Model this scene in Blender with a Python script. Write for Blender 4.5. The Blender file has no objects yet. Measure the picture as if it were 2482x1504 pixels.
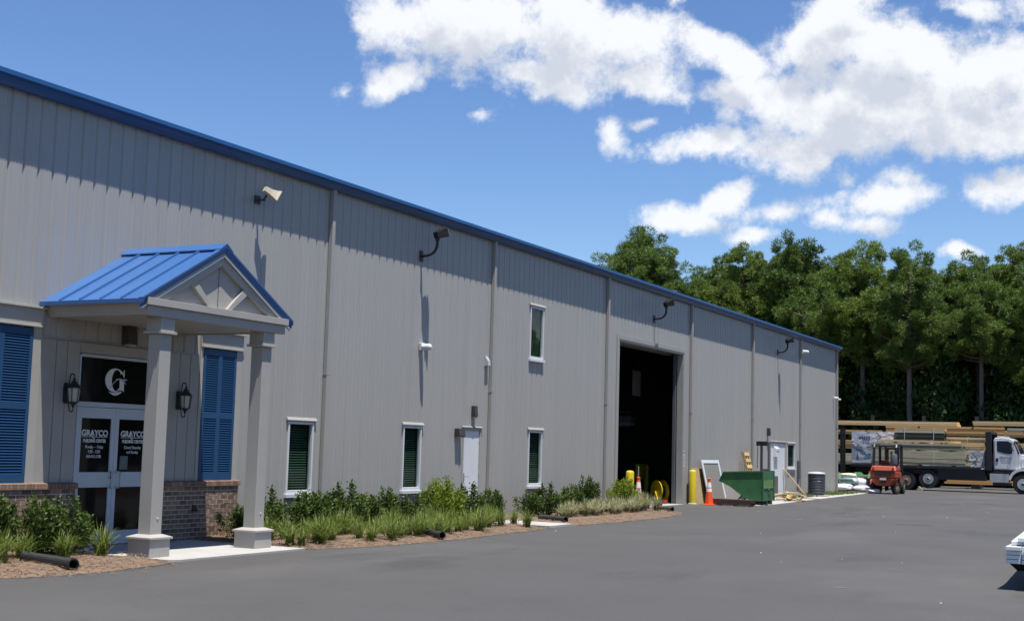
import bpy, bmesh, math, random
import numpy as np
from mathutils import Vector, Matrix
PI = math.pi
R = math.radians
scn = bpy.context.scene
C = scn.collection
random.seed(11)
rng = np.random.default_rng(7)

# ------------------------------------------------------------------ camera
CAM = Vector((16.5436, 0.0, 1.8671))
YAW, PITCH, ROLL = R(-27.594), R(5.9515), R(1.5527)
fw = Vector((math.sin(YAW) * math.cos(PITCH), math.cos(YAW) * math.cos(PITCH), math.sin(PITCH)))
r0 = Vector((math.cos(YAW), -math.sin(YAW), 0))
u0 = r0.cross(fw)
rt = r0 * math.cos(ROLL) + u0 * math.sin(ROLL)
up = -r0 * math.sin(ROLL) + u0 * math.cos(ROLL)
cam_d = bpy.data.cameras.new('camera')
cam = bpy.data.objects.new('camera', cam_d)
C.objects.link(cam)
m = Matrix((rt, up, -fw)).transposed().to_4x4()
m.translation = CAM
cam.matrix_world = m
cam_d.sensor_width = 36.0
cam_d.lens = 36.0 * 3182.2 / 2482.0
cam_d.clip_start = 0.1
cam_d.clip_end = 3000
scn.camera = cam

# ------------------------------------------------------------------ light
SUN = Vector((0.222, -0.11, 1.0)).normalized()
sd = bpy.data.lights.new('sun', 'SUN')
sd.energy = 5.0
sd.angle = R(0.53)
sd.color = (1.0, 0.965, 0.90)
sun = bpy.data.objects.new('sun', sd)
sun.rotation_euler = SUN.to_track_quat('Z', 'Y').to_euler()
sun.location = (20, 20, 60)
C.objects.link(sun)
scn.view_settings.view_transform = 'Standard'
scn.view_settings.look = 'None'
scn.view_settings.exposure = 0.64
scn.view_settings.gamma = 1.0
scn.view_settings.use_curve_mapping = False
scn.cycles.max_bounces = 6
scn.cycles.diffuse_bounces = 3
scn.cycles.glossy_bounces = 3
scn.cycles.transparent_max_bounces = 12
scn.cycles.transmission_bounces = 4
scn.cycles.caustics_reflective = False
scn.cycles.caustics_refractive = False

world = bpy.data.worlds.new('World')
scn.world = world
world.use_nodes = True
wt = world.node_tree
for n in list(wt.nodes):
    wt.nodes.remove(n)

def N(tree, kind, **kw):
    n = tree.nodes.new(kind)
    for k, v in kw.items():
        if k.startswith('i_'):
            n.inputs[k[2:]].default_value = v
        else:
            setattr(n, k, v)
    return n

def mathn(tree, op, a, b=None, c=None, clamp=False):
    n = tree.nodes.new('ShaderNodeMath')
    n.operation = op
    n.use_clamp = clamp
    for i, v in enumerate((a, b, c)):
        if v is None:
            continue
        if isinstance(v, (int, float)):
            n.inputs[i].default_value = v
        else:
            tree.links.new(v, n.inputs[i])
    return n.outputs[0]

def pix_dir(px, py):
    return (fw * 3182.2 + rt * (px - 1241) - up * (py - 752)).normalized()

# clouds: each is an ellipsoid round a direction of the sky (x, y, half width, half height, tilt, weight)
CLOUDS = [
    (960, 40, 120, 70, 0, 1.0), (1150, 70, 230, 120, 6, 1.1), (1380, 95, 220, 105, 10, 1.05), (1340, 185, 150, 50, 10, .95),
    (1560, 200, 120, 42, 20, .9), (1545, 75, 105, 55, 22, .85), (960, 180, 95, 40, -16, .8), (1735, 112, 95, 38, 12, .72),
    (2010, 95, 140, 90, -10, 1.05), (2180, 110, 170, 95, 15, 1.05), (2010, 250, 220, 105, 5, 1.15), (2270, 270, 240, 100, 6, 1.1), (1820, 155, 115, 44, 10, .9),
    (1740, 345, 170, 34, -8, .9), (1880, 375, 150, 50, 12, 1.0), (2400, 190, 120, 95, 0, 1.0), (2440, 330, 120, 62, 0, 1.0),
    (1780, 240, 75, 36, 0, .75), (2060, 335, 150, 60, 0, 1.0),
    (2160, 490, 125, 42, -6, .95), (2200, 440, 50, 40, 0, .75), (2110, 545, 80, 26, 0, .65), (1660, 532, 105, 32, 2, .95), (1775, 475, 80, 34, -34, .85),
    (1890, 512, 60, 26, 0, .62), (1484, 335, 34, 44, 0, .8), (2450, 455, 90, 42, -20, .95), (2330, 612, 46, 18, 0, .75), (2010, 538, 50, 18, 0, .55),
    (1570, 292, 44, 14, -25, .5), (845, 205, 38, 28, 0, .55), (2330, 15, 100, 26, 0, .65), (2100, 5, 70, 20, 0, .65), (1640, 20, 30, 18, -40, .55),
    (1180, 288, 34, 18, -10, .45), (2480, 20, 60, 36, 0, .7), (1830, 570, 70, 18, 0, .45), (2035, 440, 30, 18, 60, .45),
]
g = bpy.data.node_groups.new('cloud_field', 'ShaderNodeTree')
g.interface.new_socket('dir', in_out='INPUT', socket_type='NodeSocketVector')
g.interface.new_socket('field', in_out='OUTPUT', socket_type='NodeSocketFloat')
gi = g.nodes.new('NodeGroupInput')
go = g.nodes.new('NodeGroupOutput')
wn = N(g, 'ShaderNodeTexNoise', noise_dimensions='3D')
wn.inputs['Scale'].default_value = 12.0
wn.inputs['Detail'].default_value = 5.0
g.links.new(gi.outputs[0], wn.inputs['Vector'])
sub = N(g, 'ShaderNodeVectorMath', operation='SUBTRACT')
g.links.new(wn.outputs['Color'], sub.inputs[0])
sub.inputs[1].default_value = (.5, .5, .5)
scl = N(g, 'ShaderNodeVectorMath', operation='SCALE')
scl.inputs['Scale'].default_value = 0.032
g.links.new(sub.outputs[0], scl.inputs[0])
add = N(g, 'ShaderNodeVectorMath', operation='ADD')
g.links.new(gi.outputs[0], add.inputs[0])
g.links.new(scl.outputs[0], add.inputs[1])
cur = None
for (px, py, a, b, tilt, wgt) in CLOUDS:
    c = pix_dir(px, py)
    e1 = (rt - c * rt.dot(c)).normalized()
    e2 = c.cross(e1)
    t = R(tilt)
    f1 = e1 * math.cos(t) + e2 * math.sin(t)
    f2 = c.cross(f1)
    mp = N(g, 'ShaderNodeMapping', vector_type='TEXTURE')
    mp.inputs['Location'].default_value = c
    mp.inputs['Rotation'].default_value = Matrix((f1, f2, c)).transposed().to_euler('XYZ')
    mp.inputs['Scale'].default_value = (a / 3182.2, b / 3182.2, 0.12)
    g.links.new(add.outputs[0], mp.inputs['Vector'])
    ln = N(g, 'ShaderNodeVectorMath', operation='LENGTH')
    g.links.new(mp.outputs[0], ln.inputs[0])
    v = mathn(g, 'MULTIPLY', mathn(g, 'SUBTRACT', 1.29, ln.outputs['Value'], clamp=False), wgt)
    cur = v if cur is None else mathn(g, 'SMOOTH_MAX', cur, v, 0.18)
# away from those, a light scatter of the same clouds
bn = N(g, 'ShaderNodeTexNoise')
bn.inputs['Scale'].default_value = 3.3
bn.inputs['Detail'].default_value = 2.0
g.links.new(gi.outputs[0], bn.inputs['Vector'])
dot = N(g, 'ShaderNodeVectorMath', operation='DOT_PRODUCT')
g.links.new(gi.outputs[0], dot.inputs[0])
dot.inputs[1].default_value = pix_dir(1241, 500)
away = N(g, 'ShaderNodeMapRange')
away.inputs['From Min'].default_value = 0.93
away.inputs['From Max'].default_value = 0.78
g.links.new(dot.outputs['Value'], away.inputs['Value'])
sc1 = mathn(g, 'MULTIPLY', mathn(g, 'SUBTRACT', bn.outputs['Fac'], 0.66), 7.0)
sc1 = mathn(g, 'ADD', mathn(g, 'MULTIPLY', mathn(g, 'ADD', sc1, 1.0), away.outputs[0]), -1.0)
cur = mathn(g, 'MAXIMUM', cur, sc1)
fn = N(g, 'ShaderNodeTexNoise')
fn.inputs['Scale'].default_value = 25.0
fn.inputs['Detail'].default_value = 11.0
fn.inputs['Roughness'].default_value = 0.65
g.links.new(gi.outputs[0], fn.inputs['Vector'])
det = mathn(g, 'MULTIPLY', mathn(g, 'SUBTRACT', fn.outputs['Fac'], 0.5), 2.9)
g.links.new(mathn(g, 'ADD', mathn(g, 'MULTIPLY', cur, 1.0), det), go.inputs[0])

tc = wt.nodes.new('ShaderNodeTexCoord')
nrm = N(wt, 'ShaderNodeVectorMath', operation='NORMALIZE')
wt.links.new(tc.outputs['Generated'], nrm.inputs[0])
cf = N(wt, 'ShaderNodeGroup')
cf.node_tree = g
wt.links.new(nrm.outputs[0], cf.inputs[0])
off = N(wt, 'ShaderNodeVectorMath', operation='ADD')
wt.links.new(nrm.outputs[0], off.inputs[0])
off.inputs[1].default_value = (0.010, -0.004, 0.026)
cf2 = N(wt, 'ShaderNodeGroup')
cf2.node_tree = g
wt.links.new(off.outputs[0], cf2.inputs[0])
dens = N(wt, 'ShaderNodeMapRange', interpolation_type='SMOOTHSTEP')
dens.inputs['From Min'].default_value = -0.05
dens.inputs['From Max'].default_value = 0.78
wt.links.new(cf.outputs[0], dens.inputs['Value'])
shade = N(wt, 'ShaderNodeMapRange', interpolation_type='SMOOTHSTEP')
shade.inputs['From Min'].default_value = 0.25
shade.inputs['From Max'].default_value = 1.25
wt.links.new(cf2.outputs[0], shade.inputs['Value'])
SKY = 0.096
sky = N(wt, 'ShaderNodeTexSky', sky_type='NISHITA')
sky.sun_disc = False
sky.sun_elevation = math.asin(SUN.z)
sky.sun_rotation = math.atan2(SUN.x, SUN.y)
sky.altitude = 0
sky.air_density = 0.9
sky.dust_density = 0.15
sky.ozone_density = 3.6
ccol = N(wt, 'ShaderNodeMix', data_type='RGBA')
ccol.inputs[6].default_value = (0.63 / SKY, 0.64 / SKY, 0.66 / SKY, 1)
ccol.inputs[7].default_value = (0.42 / SKY, 0.45 / SKY, 0.51 / SKY, 1)
wt.links.new(shade.outputs[0], ccol.inputs[0])
cmix = N(wt, 'ShaderNodeMix', data_type='RGBA')
wt.links.new(mathn(wt, 'MULTIPLY', dens.outputs[0], 0.97), cmix.inputs[0])
hs = N(wt, 'ShaderNodeHueSaturation')
hs.inputs['Saturation'].default_value = 1.14
hs.inputs['Hue'].default_value = 0.506
wt.links.new(sky.outputs[0], hs.inputs['Color'])
wt.links.new(hs.outputs[0], cmix.inputs[6])
wt.links.new(ccol.outputs[2], cmix.inputs[7])
bg = N(wt, 'ShaderNodeBackground')
bg.inputs['Strength'].default_value = SKY
wt.links.new(cmix.outputs[2], bg.inputs['Color'])
wo = wt.nodes.new('ShaderNodeOutputWorld')
wt.links.new(bg.outputs[0], wo.inputs['Surface'])
world.cycles.sampling_method = 'MANUAL'
world.cycles.sample_map_resolution = 512

# ------------------------------------------------------------------ materials
def mat(name, col, rough=0.6, var=0.12, scale=3.0, metal=0.0, bump=0.0, bscale=40.0, spec=0.5, tone=0.0,
        stretch=(1, 1, 1), dirt=None, dirt_scale=1.0, dirt_at=0.55, coat=0.0, sub=0.0):
    """procedural base: colour with soft blotches, optional per-object tone, dirt blotches and fine relief"""
    mt = bpy.data.materials.new(name)
    mt.use_nodes = True
    t = mt.node_tree
    b = t.nodes['Principled BSDF']
    b.inputs['Roughness'].default_value = rough
    b.inputs['Metallic'].default_value = metal
    b.inputs['Specular IOR Level'].default_value = spec
    b.inputs['Coat Weight'].default_value = coat
    co = t.nodes.new('ShaderNodeTexCoord')
    mp = t.nodes.new('ShaderNodeMapping')
    mp.inputs['Scale'].default_value = stretch
    t.links.new(co.outputs['Object'], mp.inputs['Vector'])
    nz = N(t, 'ShaderNodeTexNoise')
    nz.inputs['Scale'].default_value = scale
    nz.inputs['Detail'].default_value = 6
    t.links.new(mp.outputs[0], nz.inputs['Vector'])
    mr = N(t, 'ShaderNodeMapRange')
    mr.inputs['From Min'].default_value = 0.25
    mr.inputs['From Max'].default_value = 0.75
    mr.inputs['To Min'].default_value = 1 - var
    mr.inputs['To Max'].default_value = 1 + var
    t.links.new(nz.outputs['Fac'], mr.inputs['Value'])
    fac = mr.outputs[0]
    if tone:
        oi = t.nodes.new('ShaderNodeObjectInfo')
        fac = mathn(t, 'MULTIPLY', fac, mathn(t, 'MULTIPLY_ADD', oi.outputs['Random'], 2 * tone, 1 - tone))
    vm = N(t, 'ShaderNodeVectorMath', operation='SCALE')
    vm.inputs[0].default_value = col[:3]
    t.links.new(fac, vm.inputs['Scale'])
    out = vm.outputs[0]
    if dirt:
        dn = N(t, 'ShaderNodeTexNoise')
        dn.inputs['Scale'].default_value = dirt_scale
        dn.inputs['Detail'].default_value = 8
        dn.inputs['Roughness'].default_value = 0.65
        t.links.new(mp.outputs[0], dn.inputs['Vector'])
        dr = N(t, 'ShaderNodeMapRange')
        dr.inputs['From Min'].default_value = dirt_at
        dr.inputs['From Max'].default_value = dirt_at + 0.18
        t.links.new(dn.outputs['Fac'], dr.inputs['Value'])
        mx = N(t, 'ShaderNodeMix', data_type='RGBA')
        t.links.new(dr.outputs[0], mx.inputs[0])
        t.links.new(out, mx.inputs[6])
        mx.inputs[7].default_value = (*dirt, 1)
        out = mx.outputs[2]
    t.links.new(out, b.inputs['Base Color'])
    if bump:
        bz = N(t, 'ShaderNodeTexNoise')
        bz.inputs['Scale'].default_value = bscale
        bz.inputs['Detail'].default_value = 4
        t.links.new(mp.outputs[0], bz.inputs['Vector'])
        bp = N(t, 'ShaderNodeBump')
        bp.inputs['Strength'].default_value = bump
        bp.inputs['Distance'].default_value = 0.02
        t.links.new(bz.outputs['Fac'], bp.inputs['Height'])
        t.links.new(bp.outputs[0], b.inputs['Normal'])
    return mt

def leaf_mat(name, col, col2, trans=0.35, scale=0.9, rough=0.5, tone=0.12, spec=0.3):
    mt = bpy.data.materials.new(name)
    mt.use_nodes = True
    t = mt.node_tree
    b = t.nodes['Principled BSDF']
    b.inputs['Roughness'].default_value = rough
    b.inputs['Specular IOR Level'].default_value = spec
    co = t.nodes.new('ShaderNodeTexCoord')
    nz = N(t, 'ShaderNodeTexNoise')
    nz.inputs['Scale'].default_value = scale
    nz.inputs['Detail'].default_value = 8
    nz.inputs['Roughness'].default_value = 0.75
    t.links.new(co.outputs['Object'], nz.inputs['Vector'])
    mr = N(t, 'ShaderNodeMapRange')
    mr.inputs['From Min'].default_value = 0.3
    mr.inputs['From Max'].default_value = 0.7
    t.links.new(nz.outputs['Fac'], mr.inputs['Value'])
    mx = N(t, 'ShaderNodeMix', data_type='RGBA')
    mx.inputs[6].default_value = (*col, 1)
    mx.inputs[7].default_value = (*col2, 1)
    t.links.new(mr.outputs[0], mx.inputs[0])
    oi = t.nodes.new('ShaderNodeObjectInfo')
    vm = N(t, 'ShaderNodeVectorMath', operation='SCALE')
    t.links.new(mx.outputs[2], vm.inputs[0])
    t.links.new(mathn(t, 'MULTIPLY_ADD', oi.outputs['Random'], 2 * tone, 1 - tone), vm.inputs['Scale'])
    t.links.new(vm.outputs[0], b.inputs['Base Color'])
    tr = t.nodes.new('ShaderNodeBsdfTranslucent')
    t.links.new(vm.outputs[0], tr.inputs['Color'])
    ms = t.nodes.new('ShaderNodeMixShader')
    ms.inputs[0].default_value = trans
    t.links.new(b.outputs[0], ms.inputs[1])
    t.links.new(tr.outputs[0], ms.inputs[2])
    t.links.new(ms.outputs[0], t.nodes['Material Output'].inputs['Surface'])
    return mt

def glass_mat(name, tint=(0.78, 0.88, 0.82), refl=0.05):
    mt = bpy.data.materials.new(name)
    mt.use_nodes = True
    t = mt.node_tree
    t.nodes.remove(t.nodes['Principled BSDF'])
    tr = t.nodes.new('ShaderNodeBsdfTransparent')
    tr.inputs['Color'].default_value = (*tint, 1)
    gl = t.nodes.new('ShaderNodeBsdfGlossy')
    gl.inputs['Roughness'].default_value = 0.02
    fr = t.nodes.new('ShaderNodeFresnel')
    fr.inputs['IOR'].default_value = 1.45
    nz = N(t, 'ShaderNodeTexNoise')
    nz.inputs['Scale'].default_value = 1.2
    bp = N(t, 'ShaderNodeBump')
    bp.inputs['Strength'].default_value = refl
    t.links.new(nz.outputs['Fac'], bp.inputs['Height'])
    t.links.new(bp.outputs[0], gl.inputs['Normal'])
    ms = t.nodes.new('ShaderNodeMixShader')
    ge = t.nodes.new('ShaderNodeNewGeometry')
    t.links.new(mathn(t, 'MULTIPLY', fr.outputs[0], mathn(t, 'SUBTRACT', 1.0, ge.outputs['Backfacing'])), ms.inputs[0])
    t.links.new(tr.outputs[0], ms.inputs[1])
    t.links.new(gl.outputs[0], ms.inputs[2])
    t.links.new(ms.outputs[0], t.nodes['Material Output'].inputs['Surface'])
    return mt

M = {}
M['wall'] = mat('wall_metal', (0.340, 0.329, 0.313), 0.42, 0.06, 0.6, bump=0.05, bscale=2.0, stretch=(1, 1, .2), tone=0.02, dirt=(.305, .289, .267), dirt_scale=1.1, dirt_at=.52)
M['trim'] = mat('trim_paint', (0.325, 0.312, 0.29), 0.5, 0.05, 2.0, bump=.04, bscale=14)
M['porch'] = mat('porch_paint', (0.36, 0.343, 0.315), 0.5, 0.05, 2.0, bump=.04, bscale=14)
M['blue'] = mat('blue_metal', (0.042, 0.118, 0.30), 0.38, 0.07, 1.6, spec=0.5, bump=.02, bscale=3)
M['bluegut'] = mat('blue_gutter', (0.012, 0.075, 0.22), 0.42, 0.10, 1.2, bump=.02, bscale=3)
M['shutter'] = mat('shutter_paint', (0.013, 0.062, 0.155), 0.45, 0.06, 2.0)
M['alu'] = mat('white_aluminium', (0.44, 0.49, 0.54), 0.4, 0.04, 2.0)
M['white'] = mat('white_paint', (0.62, 0.64, 0.66), 0.45, 0.05, 2.0)
M['vinyl'] = mat('white_vinyl', (0.60, 0.61, 0.63), 0.4, 0.03, 2.0)
M['darkglass'] = mat('dark_glass', (0.006, 0.007, 0.007), 0.06, 0.1, 2.0, spec=0.35)
M['glass'] = glass_mat('window_glass')
M['blind'] = mat('blind_slats', (0.15, 0.21, 0.165), 0.5, 0.1, 2.0)
M['black'] = mat('black_metal', (0.012, 0.012, 0.013), 0.45, 0.15, 4.0)
M['blackp'] = mat('black_plastic', (0.016, 0.016, 0.018), 0.5, 0.15, 6.0, dirt=(.06, .055, .05), dirt_scale=4, dirt_at=.6)
M['bronze'] = mat('bronze_metal', (0.045, 0.036, 0.034), 0.45, 0.15, 4.0)
M['lens'] = mat('frosted_lens', (0.42, 0.40, 0.36), 0.25, 0.1, 5.0)
M['cream'] = mat('cream_plastic', (0.58, 0.50, 0.36), 0.5, 0.07, 5.0)
M['brick'] = mat('brick_clay', (0.225, 0.142, 0.098), 0.85, 0.22, 14.0, tone=0.32, bump=.4, bscale=60, dirt=(.30, .235, .18), dirt_scale=9, dirt_at=.60)
M['brickd'] = mat('brick_clay_dark', (0.15, 0.095, 0.07), 0.85, 0.25, 14.0, tone=0.3, bump=.4, bscale=60)
M['mortar'] = mat('mortar', (0.50, 0.44, 0.36), 0.9, 0.12, 20.0, bump=.3, bscale=60)
M['conc'] = mat('concrete', (0.36, 0.35, 0.33), 0.85, 0.10, 1.5, bump=.15, bscale=50, dirt=(.27, .255, .23), dirt_scale=1.3, dirt_at=.58)
M['yellow'] = mat('yellow_paint', (0.62, 0.47, 0.015), 0.4, 0.08, 4.0, dirt=(.32, .24, .05), dirt_scale=5, dirt_at=.66)
M['orange'] = mat('orange_rubber', (0.75, 0.085, 0.012), 0.5, 0.08, 5.0, dirt=(.35, .09, .03), dirt_scale=7, dirt_at=.66)
M['reflect'] = mat('reflective_band', (0.72, 0.72, 0.72), 0.4, 0.05, 5.0, dirt=(.4, .38, .36), dirt_scale=7, dirt_at=.64)
M['hopper'] = mat('green_steel', (0.032, 0.130, 0.045), 0.5, 0.22, 2.5, dirt=(.04, .13, .06), dirt_scale=3, dirt_at=.56)
M['hopperl'] = mat('pale_green_steel', (0.13, 0.24, 0.07), 0.5, 0.2, 2.5, dirt=(.25, .33, .2), dirt_scale=4, dirt_at=.55)
M['red'] = mat('forklift_red', (0.32, 0.055, 0.025), 0.40, 0.12, 2.5, dirt=(.22, .05, .03), dirt_scale=3, dirt_at=.58)
M['redm'] = mat('machine_red', (0.40, 0.018, 0.022), 0.40, 0.12, 2.5)
M['tyre'] = mat('tyre_rubber', (0.014, 0.014, 0.015), 0.8, 0.2, 8.0, bump=.3, bscale=30, dirt=(.05, .045, .04), dirt_scale=6, dirt_at=.58)
M['rim'] = mat('wheel_rim', (0.55, 0.56, 0.58), 0.3, 0.12, 6.0, metal=.7)
M['rimd'] = mat('dull_rim', (0.20, 0.14, 0.10), 0.6, 0.2, 6.0)
M['cab'] = mat('cab_white_paint', (0.62, 0.63, 0.64), 0.25, 0.04, 1.5, coat=.5)
M['chrome'] = mat('polished_aluminium', (0.55, 0.56, 0.58), 0.28, 0.06, 4.0, metal=.8)
M['navy'] = mat('navy_glass', (0.010, 0.014, 0.035), 0.08, 0.1, 2.0)
M['wrap'] = mat('white_wrap', (0.54, 0.55, 0.59), 0.55, 0.07, 1.5, bump=.2, bscale=5)
M['wrapg'] = mat('grey_wrap', (0.30, 0.34, 0.39), 0.4, 0.14, 1.5, bump=.35, bscale=5)
M['wrapink'] = mat('wrap_ink', (0.10, 0.11, 0.16), 0.5, 0.2, 2.0)
M['teal'] = mat('teal_ink', (0.015, 0.24, 0.36), 0.5, 0.1, 2.0)
GR = (0.6, 14, 14)
M['pine'] = mat('pine_board', (0.62, 0.44, 0.22), 0.7, 0.16, 1.0, tone=0.16, stretch=GR)
M['orpine'] = mat('orange_pine_board', (0.62, 0.34, 0.12), 0.7, 0.16, 1.0, tone=0.16, stretch=GR)
M['treated'] = mat('treated_board', (0.46, 0.41, 0.27), 0.75, 0.18, 1.0, tone=0.2, stretch=GR)
M['greenb'] = mat('green_treated_board', (0.24, 0.24, 0.135), 0.75, 0.2, 1.0, tone=0.25, stretch=GR)
M['darkb'] = mat('dark_green_board', (0.045, 0.055, 0.032), 0.75, 0.2, 1.0, tone=0.25, stretch=GR)
M['deckb'] = mat('composite_board', (0.075, 0.042, 0.036), 0.7, 0.16, 1.0, tone=0.12, stretch=GR, dirt=(.20, .14, .11), dirt_scale=2.5, dirt_at=.66)
M['oldwood'] = mat('weathered_wood', (0.30, 0.24, 0.17), 0.8, 0.2, 3.0, tone=0.2)
M['osb'] = mat('particle_board', (0.40, 0.29, 0.16), 0.85, 0.22, 26.0, dirt=(.27, .18, .09), dirt_scale=20, dirt_at=.55)
M['ironwood'] = mat('brown_beam', (0.23, 0.075, 0.04), 0.6, 0.15, 2.0)
M['grey'] = mat('grey_metal', (0.10, 0.105, 0.115), 0.45, 0.1, 3.0)
M['greyl'] = mat('light_grey_metal', (0.38, 0.39, 0.40), 0.45, 0.08, 3.0)
M['screen'] = mat('grey_screen', (0.20, 0.19, 0.175), 0.7, 0.08, 30.0)
M['ac'] = mat('condenser_grey', (0.055, 0.06, 0.072), 0.5, 0.1, 3.0)
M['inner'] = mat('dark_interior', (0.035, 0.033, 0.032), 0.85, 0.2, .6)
M['innerf'] = mat('interior_floor', (0.13, 0.125, 0.12), 0.8, 0.2, .8)
M['ink'] = mat('sign_white', (0.62, 0.63, 0.62), 0.5, 0.03, 2.0)
M['inkb'] = mat('door_lettering', (0.10, 0.12, 0.2), 0.5, 0.03, 2.0)
M['redink'] = mat('sign_red', (0.45, 0.03, 0.03), 0.5, 0.03, 2.0)
M['bagp'] = mat('bag_print', (0.06, 0.14, 0.09), 0.4, 0.3, 4.0)
M['bark'] = mat('pine_bark', (0.15, 0.120, 0.10), 0.9, 0.3, 4.0, stretch=(3, 3, .5), bump=.5, bscale=8)
M['stem'] = mat('shrub_stem', (0.09, 0.065, 0.04), 0.9, 0.2, 10)
M['pineleaf'] = leaf_mat('pine_needles', (0.050, 0.104, 0.019), (0.165, 0.235, 0.042), .28, .30)
M['pineleaf2'] = leaf_mat('pine_needles_yellow', (0.085, 0.145, 0.022), (0.215, 0.275, 0.048), .3, .45)
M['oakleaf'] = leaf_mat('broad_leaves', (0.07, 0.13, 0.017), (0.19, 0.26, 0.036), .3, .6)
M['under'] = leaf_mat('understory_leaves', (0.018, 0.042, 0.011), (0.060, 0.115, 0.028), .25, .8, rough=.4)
M['shrub'] = leaf_mat('shrub_leaves', (0.030, 0.062, 0.012), (0.115, 0.165, 0.036), .25, 9, rough=.5, spec=.22)
M['gold'] = leaf_mat('golden_leaves', (0.12, 0.19, 0.016), (0.31, 0.37, 0.045), .4, 5)
M['grass'] = leaf_mat('liriope_blades', (0.085, 0.130, 0.022), (0.25, 0.30, 0.075), .3, 9, rough=.4)
M['vgrass'] = leaf_mat('variegated_blades', (0.15, 0.165, 0.065), (0.52, 0.50, 0.31), .25, 9, rough=.4)
M['turf'] = leaf_mat('turf_blades', (0.06, 0.10, 0.02), (0.14, 0.19, 0.05), .2, 3)
M['straw'] = mat('pine_straw', (0.155, 0.102, 0.066), 0.9, 0.35, 12.0, bump=.8, bscale=60, dirt=(.24, .17, .115), dirt_scale=30, dirt_at=.55)
M['needle'] = mat('straw_needles', (0.22, 0.145, 0.09), 0.85, 0.4, 6.0)
M['debris'] = mat('paper_scrap', (0.5, 0.48, 0.45), 0.8, 0.05, 5.0)
M['soil'] = mat('forest_soil', (0.06, 0.048, 0.032), 0.95, 0.3, .6, bump=.3, bscale=5)

def asphalt():
    mt = mat('asphalt', (0.066, 0.0635, 0.062), 0.78, 0.08, 0.45, spec=0.35)
    t = mt.node_tree
    b = t.nodes['Principled BSDF']
    co = t.nodes.new('ShaderNodeTexCoord')
    base = b.inputs['Base Color'].links[0].from_socket
    def noise(scale, det, rough, stretch=(1, 1, 1), rot=0):
        mp = t.nodes.new('ShaderNodeMapping')
        mp.inputs['Scale'].default_value = stretch
        mp.inputs['Rotation'].default_value = (0, 0, rot)
        t.links.new(co.outputs['Object'], mp.inputs['Vector'])
        n = N(t, 'ShaderNodeTexNoise')
        n.inputs['Scale'].default_value = scale
        n.inputs['Detail'].default_value = det
        n.inputs['Roughness'].default_value = rough
        t.links.new(mp.outputs[0], n.inputs['Vector'])
        return n.outputs['Fac']
    def layer(base, fac, lo, hi, col, amt):
        r = N(t, 'ShaderNodeMapRange')
        r.inputs['From Min'].default_value = lo
        r.inputs['From Max'].default_value = hi
        r.inputs['To Max'].default_value = amt
        t.links.new(fac, r.inputs['Value'])
        mx = N(t, 'ShaderNodeMix', data_type='RGBA')
        t.links.new(r.outputs[0], mx.inputs[0])
        t.links.new(base, mx.inputs[6])
        mx.inputs[7].default_value = (*col, 1)
        return mx.outputs[2]
    base = layer(base, noise(.16, 5, .6, (1, .5, 1), .4), .50, .68, (.098, .093, .088), .7)     # dusty patches
    base = layer(base, noise(.32, 6, .65, (1, .35, 1), -.3), .56, .66, (.042, .041, .0415), .7)  # dark drive lanes and stains
    base = layer(base, noise(1.7, 6, .7), .60, .70, (.045, .043, .044), .5)
    base = layer(base, noise(120, 3, .7), .60, .78, (.15, .145, .14), .55)                       # aggregate
    base = layer(base, noise(9, 5, .8), .50, .72, (.083, .079, .075), .55)
    base = layer(base, noise(13, 5, .8), .56, .74, (.044, .043, .043), .5)
    base = layer(base, noise(26, 4, .8), .66, .73, (.13, .115, .10), .5)                          # grit
    t.links.new(base, b.inputs['Base Color'])
    bp = N(t, 'ShaderNodeBump')
    bp.inputs['Strength'].default_value = 0.5
    bp.inputs['Distance'].default_value = 0.008
    t.links.new(noise(110, 4, .7), bp.inputs['Height'])
    t.links.new(bp.outputs[0], b.inputs['Normal'])
    return mt
M['asphalt'] = asphalt()

def weather_wall(mt):
    t = mt.node_tree
    b = t.nodes['Principled BSDF']
    base = b.inputs['Base Color'].links[0].from_socket
    ge = t.nodes.new('ShaderNodeNewGeometry')
    sp = t.nodes.new('ShaderNodeSeparateXYZ')
    t.links.new(ge.outputs['Position'], sp.inputs[0])
    nz = N(t, 'ShaderNodeTexNoise')
    nz.inputs['Scale'].default_value = 2.2
    nz.inputs['Detail'].default_value = 7
    t.links.new(ge.outputs['Position'], nz.inputs['Vector'])
    h = mathn(t, 'MULTIPLY_ADD', nz.outputs['Fac'], 1.3, -.25)
    spl = N(t, 'ShaderNodeMapRange')
    t.links.new(sp.outputs['Z'], spl.inputs['Value'])
    t.links.new(h, spl.inputs['From Min'])
    spl.inputs['From Max'].default_value = 0.0
    spl.inputs['To Max'].default_value = 0.45
    mp = t.nodes.new('ShaderNodeMapping')
    mp.inputs['Scale'].default_value = (1, 5.0, .12)
    t.links.new(ge.outputs['Position'], mp.inputs['Vector'])
    st = N(t, 'ShaderNodeTexNoise')
    st.inputs['Scale'].default_value = 1.0
    st.inputs['Detail'].default_value = 5
    t.links.new(mp.outputs[0], st.inputs['Vector'])
    sr = N(t, 'ShaderNodeMapRange')
    sr.inputs['From Min'].default_value = .54
    sr.inputs['From Max'].default_value = .78
    sr.inputs['To Max'].default_value = .40
    t.links.new(st.outputs['Fac'], sr.inputs['Value'])
    for fac, col in ((spl.outputs[0], (.24, .205, .165)), (sr.outputs[0], (.27, .255, .235))):
        mx = N(t, 'ShaderNodeMix', data_type='RGBA')
        t.links.new(fac, mx.inputs[0])
        t.links.new(base, mx.inputs[6])
        mx.inputs[7].default_value = (*col, 1)
        base = mx.outputs[2]
    t.links.new(base, b.inputs['Base Color'])
weather_wall(M['wall'])

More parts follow.
